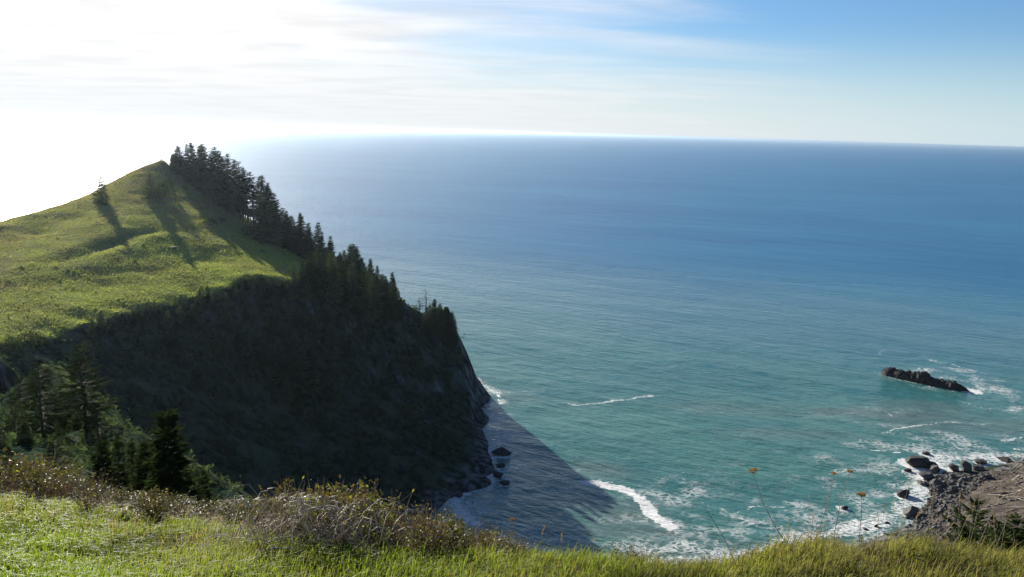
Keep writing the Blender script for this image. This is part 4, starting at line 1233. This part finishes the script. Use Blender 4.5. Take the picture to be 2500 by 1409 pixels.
KINDS = {
    'salal': [bush_parts(600 + k, 16, .75, .40, 430, .058, [(M_SALAL, .75), (M_RUST, .25)]) for k in range(3)],
    'rust': [bush_parts(620 + k, 20, .62, .32, 360, .052, [(M_RUST, .55), (M_SALAL, .45)]) for k in range(3)],
    'yellow': [bush_parts(640 + k, 14, .66, .32, 340, .038, [(M_SALAL, .65), (M_YELLOW, .35)]) for k in range(3)],
    'twig': [bush_parts(660 + k, 40, .5, .42, 110, .034, [(M_RUST, .7), (M_YELLOW, .3)]) for k in range(3)]}
WORDS = {'salal': 'dark glossy leaved shrub', 'rust': 'rust brown leafy shrub', 'yellow': 'shrub with small yellow green leaves', 'twig': 'bare twiggy brown shrub'}


def rim_bush(px, Y, py_top, kind, label=None, group=None, wide=1.0):
    p = P(px, py_top, Y)
    z = float(ground(p[0], p[1]))
    h = p[2] - z
    if h < .12: return
    st, lv = random.choice(KINDS[kind])
    e = bpy.data.objects.new('bush', None); COL.objects.link(e)
    hs = {'salal': .75, 'rust': .62, 'yellow': .66, 'twig': .5}[kind]
    s = .9 * h / hs
    sx_ = min(max(s, .55), 1.5) * wide
    e.location = (p[0], p[1], z - .03); e.rotation_euler = (0, 0, random.uniform(0, 6.28)); e.scale = (sx_, sx_, s)
    e.empty_display_size = .1
    tag(e, label or (WORDS[kind] + ' in the rim thicket, ' + ('at the left edge' if px < 130 else 'left of the young conifers' if px < 330 else 'below the blunt topped young conifer' if px < 520 else 'left of the dead canes' if px < 650 else 'behind the dead canes' if px < 870 else 'right of the dead canes' if px < 1090 else 'at its right end')), 'shrub', group or ('%s thicket on the rim' % {'salal': 'glossy leaved', 'rust': 'rust brown', 'yellow': 'yellow green', 'twig': 'twiggy'}[kind]))
    obj('stems', st, e)
    for m in lv: tag(obj('leaves', m, e), kind='stuff')


TOPL = lambda px: np.interp(px, [-60, 0, 60, 150, 260, 330, 420, 480, 560, 600, 640, 690, 760, 830, 880, 930, 990, 1050, 1110, 1170, 1230, 1290, 1340], [1092, 1094, 1112, 1120, 1172, 1188, 1192, 1206, 1214, 1212, 1196, 1178, 1184, 1182, 1172, 1200, 1222, 1232, 1250, 1272, 1298, 1318, 1340])
random.seed(21)
for k in range(95):
    px = random.uniform(-40, 600)
    g = plane_hit(px, np.interp(px, [0, 600], [1215, 1280]))
    Y = g[1] + random.uniform(.05, 4.0)
    rim_bush(px, Y, TOPL(px) + random.uniform(0, 60) * (1 if k % 3 else .1), random.choice(['salal', 'salal', 'rust', 'twig', 'salal']))
for k in range(105):
    px = random.uniform(600, 1300)
    g = plane_hit(px, np.interp(px, [600, 670, 900, 1300], [1280, 1310, 1346, 1348]))
    Y = g[1] + random.uniform(.05, 2.0)
    rim_bush(px, Y, TOPL(px) + random.uniform(0, 55) * (1 if k % 3 else .1), random.choice(['rust', 'yellow', 'salal', 'twig', 'rust', 'twig']))
for px, py, kd, lab in [(880, 1168, 'yellow', 'tall yellow green sprig at the top of the bramble thicket'), (1090, 1240, 'yellow', 'yellow green shrub near the right end of the thicket'), (690, 1165, 'rust', 'tall brown plumed shrub at the left of the thicket')]:
    rim_bush(px, plane_hit(px, 1300)[1] + 1.0, py, kd, lab, 'tall sprigs of the rim thicket', .7)
for px, py, kd, lab in [(1525, 1330, 'salal', 'small dark shrub on the rim beyond the shaded water'), (1565, 1318, 'twig', 'thin twiggy shrub on the rim below the big breaker'), (1545, 1335, 'rust', 'low brown shrub on the rim between two shrubs'), (1900, 1325, 'rust', 'rusty sprig on the rim left of the dry umbels'), (1860, 1335, 'rust', 'low rusty shrub on the rim under the tallest umbel'), (2130, 1290, 'twig', 'twiggy tussock on the rim by the surf'), (2300, 1275, 'twig', 'twiggy brown shrub on the rim in front of the dark conifers')]:
    rim_bush(px, plane_hit(px, 1368)[1] + .25, py, kd, lab, 'small shrubs on the right rim', .8)


# ------------------------------------------------------------------ heap of dead canes
def dead_heap():
    c = plane_hit(750, 1330); gz = float(ground(c[0], c[1]))
    e = bpy.data.objects.new('dead_bramble', None); COL.objects.link(e); e.location = (c[0], c[1], gz); e.empty_display_size = .1
    tag(e, 'heap of dead arching bramble canes in front of the leafy thicket', 'bramble')
    r = np.random.default_rng(77); S = Soup()
    for k in range(300):
        x0, y0 = r.normal() * .30, r.uniform(-.15, .75)
        a = r.normal() * .7 + (math.pi if r.random() < .55 else 0); L = r.uniform(.25, .75); hh_ = r.uniform(.08, .58)
        u = np.linspace(0, 1, 6)
        X_ = x0 + math.cos(a) * L * u; Y_ = y0 + math.sin(a) * L * .5 * u
        Z_ = hh_ * np.sin(np.pi * np.clip(u * .9 + .08, 0, 1)) * 1.0 + .02
        g0 = ground(c[0] + X_, c[1] + Y_) - gz
        S.add(*tube(np.stack([X_ + r.normal(size=6) * .012, Y_, Z_ + g0], -1), r.uniform(.0022, .0055) * (1 - .5 * u), 4))
    tag(obj('canes', S.mesh('canes', M_TWIG), e), kind='stuff')
    for dx, dy, dz, a, tl, L in [(.02, .1, .42, .1, .05, .20), (.20, .1, .46, -.3, -.1, .14), (-.10, .05, .36, .2, .05, .16), (.22, 0, .36, 1.2, 0, .06), (-.25, -.2, .10, .15, .12, .55), (-.1, -.25, .12, -.1, -.05, .6), (.15, .15, .2, .9, .6, .5)]:
        u = np.linspace(-.5, .5, 7)
        g0 = float(ground(c[0] + dx, c[1] + dy)) - gz
        v, f = tube(np.stack([dx + math.cos(a) * L * u, dy + math.sin(a) * L * .4 * u, dz + g0 + tl * u * L * 2 - .25 * L * u * u * 2], -1), .010 - .008 * np.abs(u), 5)
        obj('cane', mesh_np('cane', v, f, M_DEADWOOD), e)


dead_heap()


# ------------------------------------------------------------------ dry flower heads and stalks
def stalk_pts(p0, p1, bend, n=7, seed=0):
    u = np.linspace(0, 1, n)[:, None]
    r = np.random.default_rng(seed)
    mid = np.sin(np.pi * u) * np.array([[bend, 0, 0]])
    return p0 + (p1 - p0) * u + mid + r.normal(size=(n, 3)) * .004 * np.sin(np.pi * u)


def rim_point(px, py=1372, back=0.0):
    g = plane_hit(px, py); g[1] += back; g[2] = float(ground(g[0], g[1])); return g


def umbel(px, py, bx, by, size, label, back=0.0, bend=0.03, tilt=0.0):
    b = rim_point(bx, by, back)
    p = P(px, py, b[1] + .05) - b
    e = bpy.data.objects.new('dry_umbel', None); COL.objects.link(e); e.location = b; e.empty_display_size = .05
    tag(e, label, 'dry flower', 'dry flower heads on the right rim')
    v, f = tube(stalk_pts(np.zeros(3), p, bend, 9, int(px)), np.linspace(.004, .0022, 9), 5)
    obj('stem', mesh_np('stem', v, f, M_DARKTWIG), e)
    r = np.random.default_rng(int(px)); S = Soup(); V = []
    for k in range(26):
        a = r.uniform(0, 6.28); q = size * math.sqrt(r.random())
        tip = p + np.array([math.cos(a) * q, math.sin(a) * q, size * .55 * (1 - .6 * (q / size) ** 2) + tilt * math.cos(a) * q])
        S.add(*tube(np.stack([p - [0, 0, size * .35], (p + tip) / 2 + [0, 0, -.15 * size], tip]), [.0012, .001, .0008], 3))
        for j in range(9):
            cc = tip + r.normal(size=3) * size * .13; d1 = r.normal(size=3) * size * .12; d2 = r.normal(size=3) * size * .12
            V += [cc - d1, cc + d2, cc + d1]
    obj('flower_stalks', S.mesh('flower_stalks', M_TWIG), e)
    tag(obj('flower_head', mesh_np('flower_head', V, np.arange(len(V)).reshape(-1, 3), M_UMBEL, False), e), kind='stuff')


umbel(1838, 1152, 1940, 1362, .036, 'orange brown flower head on a long leaning stalk over the turquoise water', 0, -.05, .3)
umbel(2035, 1158, 2022, 1352, .026, 'pale faded flower head, leftmost of the upright pair', .4, .03)
umbel(2075, 1152, 2090, 1345, .028, 'orange flower head beside the pale faded one', .5, -.03)
umbel(2103, 1210, 2108, 1345, .042, 'widest flat topped brown flower head, lowest on the rim', .1, .01)
umbel(1250, 1270, 1268, 1345, .024, 'small pale flower head standing in front of the shaded water', .3, .01)


def stalk(px, py, bx, by, label, mat, r0=.0028, back=0.0, bend=0.02, group='dry stalks on the rim', seed=True, name='dry_stalk'):
    b = rim_point(bx, by, back); p = P(px, py, b[1] + random.uniform(-.15, .15)) - b
    e = bpy.data.objects.new(name, None); COL.objects.link(e); e.location = b; e.empty_display_size = .05
    tag(e, label, 'dry stalk', group)
    pts = stalk_pts(np.zeros(3), p, bend, 8, int(px + py))
    v, f = tube(pts, np.linspace(r0, r0 * .45, 8), 4)
    obj('stem', mesh_np('stem', v, f, mat), e)
    if seed:
        V = []; r = np.random.default_rng(int(px))
        for k in range(34):
            u = r.uniform(.72, 1.0); q = np.array([np.interp(u, np.linspace(0, 1, 8), pts[:, j]) for j in range(3)]) + r.normal(size=3) * .005
            d1 = np.array([r.normal() * .004, r.normal() * .004, .012]); d2 = r.normal(size=3) * .003
            V += [q, q + d2 + d1 * .5, q + d1]
        tag(obj('seed_head', mesh_np('seed_head', V, np.arange(len(V)).reshape(-1, 3), M_UMBEL, False), e), kind='stuff')


stalk(1716, 1236, 1802, 1372, 'dark crooked bare stalk leaning left over the foam', M_DARKTWIG, .0034, 0, .03, None, False)
stalk(1330, 1285, 1300, 1345, 'pale leaning grass stalk in front of the shaded water', M_TWIG, .002, .2, .01, None)
stalk(1372, 1300, 1371, 1360, 'short upright grass stalk right of the leaning one', M_TWIG, .0018, .2, .0, None)
stalk(1460, 1300, 1425, 1362, 'thin grass stalk leaning right over the shadow edge', M_TWIG, .0016, .2, .0, None)
for px, py, bx, by in [(2230, 1150, 2232, 1345), (2180, 1215, 2190, 1345), (2270, 1235, 2200, 1340), (2290, 1240, 2215, 1345), (2320, 1230, 2330, 1338), (2345, 1200, 2335, 1336), (2380, 1220, 2355, 1335), (2400, 1170, 2360, 1335), (2440, 1180, 2400, 1335), (2300, 1260, 2245, 1340), (2250, 1240, 2235, 1345), (2160, 1230, 2165, 1345), (2140, 1240, 2150, 1345), (1976, 1205, 1978, 1345), (2020, 1215, 2024, 1350), (2470, 1110, 2430, 1330), (2460, 1230, 2480, 1332), (2425, 1250, 2445, 1335), (2210, 1265, 2160, 1345), (2280, 1200, 2268, 1340), (1985, 1250, 1990, 1350), (2060, 1280, 2056, 1350), (2365, 1260, 2372, 1336), (2495, 1190, 2470, 1334), (2330, 1275, 2305, 1338), (2190, 1285, 2205, 1345)]:
    stalk(px, py, bx, by, 'thin pale dry grass stalk standing on the rim at the right', M_TWIG, random.uniform(.0016, .003), random.uniform(-.1, .4), random.uniform(-.04, .04))
for px, py, bx, by in [(1310, 1318, 1290, 1352), (1340, 1322, 1320, 1356), (1250, 1310, 1262, 1348), (775, 1165, 770, 1290), (750, 1150, 752, 1290), (1620, 1330, 1610, 1374), (1665, 1335, 1672, 1376), (1580, 1322, 1590, 1372), (35, 1165, 30, 1205), (560, 1178, 556, 1250)]:
    stalk(px, py, bx, by, 'short dry stalk sticking out of the rim growth', M_TWIG, .0022, .15, random.uniform(-.02, .02), 'short stalks along the rim', False)

# bleached branches of a dead shrub reaching in from the right
def dead_branches():
    b = rim_point(2760, 1330, .8)
    e = bpy.data.objects.new('dead_shrub', None); COL.objects.link(e); e.location = b; e.empty_display_size = .1
    tag(e, 'dead shrub with bleached bare branches reaching in at the right edge', 'dead shrub')
    for px0, py0, px1, py1, bd in [(2560, 1245, 2432, 1228, .0), (2560, 1212, 2400, 1195, .02), (2550, 1262, 2420, 1238, -.02), (2540, 1180, 2445, 1208, .02), (2550, 1140, 2430, 1185, 0), (2530, 1120, 2470, 1170, .01), (2540, 1228, 2455, 1214, .01), (2555, 1195, 2465, 1186, -.01), (2560, 1275, 2475, 1262, .02), (2530, 1150, 2480, 1135, .0), (2560, 1300, 2440, 1272, .02), (2560, 1290, 2462, 1285, 0), (2540, 1100, 2462, 1150, .01), (2530, 1085, 2482, 1132, 0), (2560, 1250, 2380, 1244, .01), (2560, 1225, 2410, 1212, -.01)]:
        a = P(px0, py0, b[1] + random.uniform(-.1, .3)) - b; c = P(px1, py1, b[1] + random.uniform(-.3, .5)) - b
        u = np.linspace(0, 1, 8)
        pts = np.concatenate([[[0, 0, 0]], stalk_pts(a, c, 0, 7, int(px1))]); pts[1:, 2] += .03 * np.sin(u[1:] * 5 + px1)
        v, f = tube(pts, np.linspace(.010, .0035, 8), 4)
        br = obj('branch', mesh_np('branch', v, f, M_DEADWOOD), e)
        for j in range(4):
            S = Soup()
            q = pts[random.randint(2, 6)]; d = np.array([random.uniform(-.22, -.02), random.uniform(-.1, .1), random.uniform(-.08, .12)])
            S.add(*tube(np.stack([q, q + d * .5 + [0, 0, .01], q + d]), [.003, .002, .001], 3))
            obj('twig', S.mesh('twig', M_TWIG), br)


dead_branches()


# driftwood on the slide
for k, (px, py, L, a) in enumerate([(2455, 1205, 34, .1), (2480, 1222, 30, -.1), (2440, 1232, 26, .05), (2470, 1248, 30, .2), (2490, 1180, 24, .5)]):
    b = hit(px, py)
    if b is None: continue
    Lm = L / 2050 * math.hypot(b[0], b[1]); u = np.linspace(-.5, .5, 6)
    pts = np.stack([math.cos(a) * u * Lm, math.sin(a) * u * Lm * .3, height(b[0] + math.cos(a) * u * Lm, b[1] + math.sin(a) * u * Lm * .3) - b[2] + .18], -1)
    v, f = tube(pts, np.linspace(.26, .12, 6), 7)
    tag(obj('drift_log', mesh_np('drift_log', v, f, M_DEADWOOD), loc=b), ['bleached log, highest but one on the brown slide', 'bleached log at the right of the brown slide', 'short bleached log at the left of the brown slide', 'bleached log lowest on the brown slide', 'bleached log tilted at the top right of the slide'][k], 'log', 'logs on the brown slide')

# cobbles and rubble between the boulders (countless)
cob = []
while len(cob) < 2600:
    px, py = random.uniform(2215, 2500), random.uniform(1128, 1345)
    if not (inside(px, py, poly) or random.random() < (.10 if px > 2370 else .3)): continue
    w = WA(px, py, 1.5); z = float(height(w[0], w[1]))
    if z > 9: continue
    w = WA(px, py, max(z, .2)); z = float(height(w[0], w[1]))
    if z < -.3: continue
    cob.append((w[0], w[1], z))
cob = np.array(cob)
o6 = np.array([[1, 0, 0], [0, 1, 0], [-1, 0, 0], [0, -1, 0], [0, 0, 1], [0, 0, -1]], float)
f8 = np.array([[0, 1, 4], [1, 2, 4], [2, 3, 4], [3, 0, 4], [1, 0, 5], [2, 1, 5], [3, 2, 5], [0, 3, 5]])
cr_ = rng.uniform(.18, .62, (len(cob), 1, 1))
CV = o6[None] * cr_ * rng.uniform(.55, 1.3, (len(cob), 6, 1)) * np.array([1.2, 1, .7]) + rng.normal(size=(len(cob), 6, 3)) * .22 * cr_ + cob[:, None, :]
CF = (f8[None] + 6 * np.arange(len(cob))[:, None, None]).reshape(-1, 3)
tag(obj('cobbles', mesh_np('cobbles', CV.reshape(-1, 3), CF, M_BOULDER, False)), 'loose grey cobbles and rubble between the beach boulders', kind='stuff')

# fallen orange leaves in the grass
for px, py, lab in [(1962, 1364, 'bright orange leaf in the grass under the dry umbels'), (1795, 1376, 'orange leaf in the grass at the foot of the crooked stalk')]:
    b = rim_point(px, py); z = b[2] + .07
    q = np.array([[0, -.035, 0], [.014, -.012, .006], [.011, .015, .004], [0, .036, .012], [-.012, .014, .004], [-.014, -.012, .006], [0, 0, -.003]])
    f = [(6, 0, 1), (6, 1, 2), (6, 2, 3), (6, 3, 4), (6, 4, 5), (6, 5, 0)]
    tag(obj('orange_leaf', mesh_np('orange_leaf', q, f, M_ORANGE, False), loc=(b[0], b[1], z), rot=(.5, .3, 1.2)), lab, 'leaf')
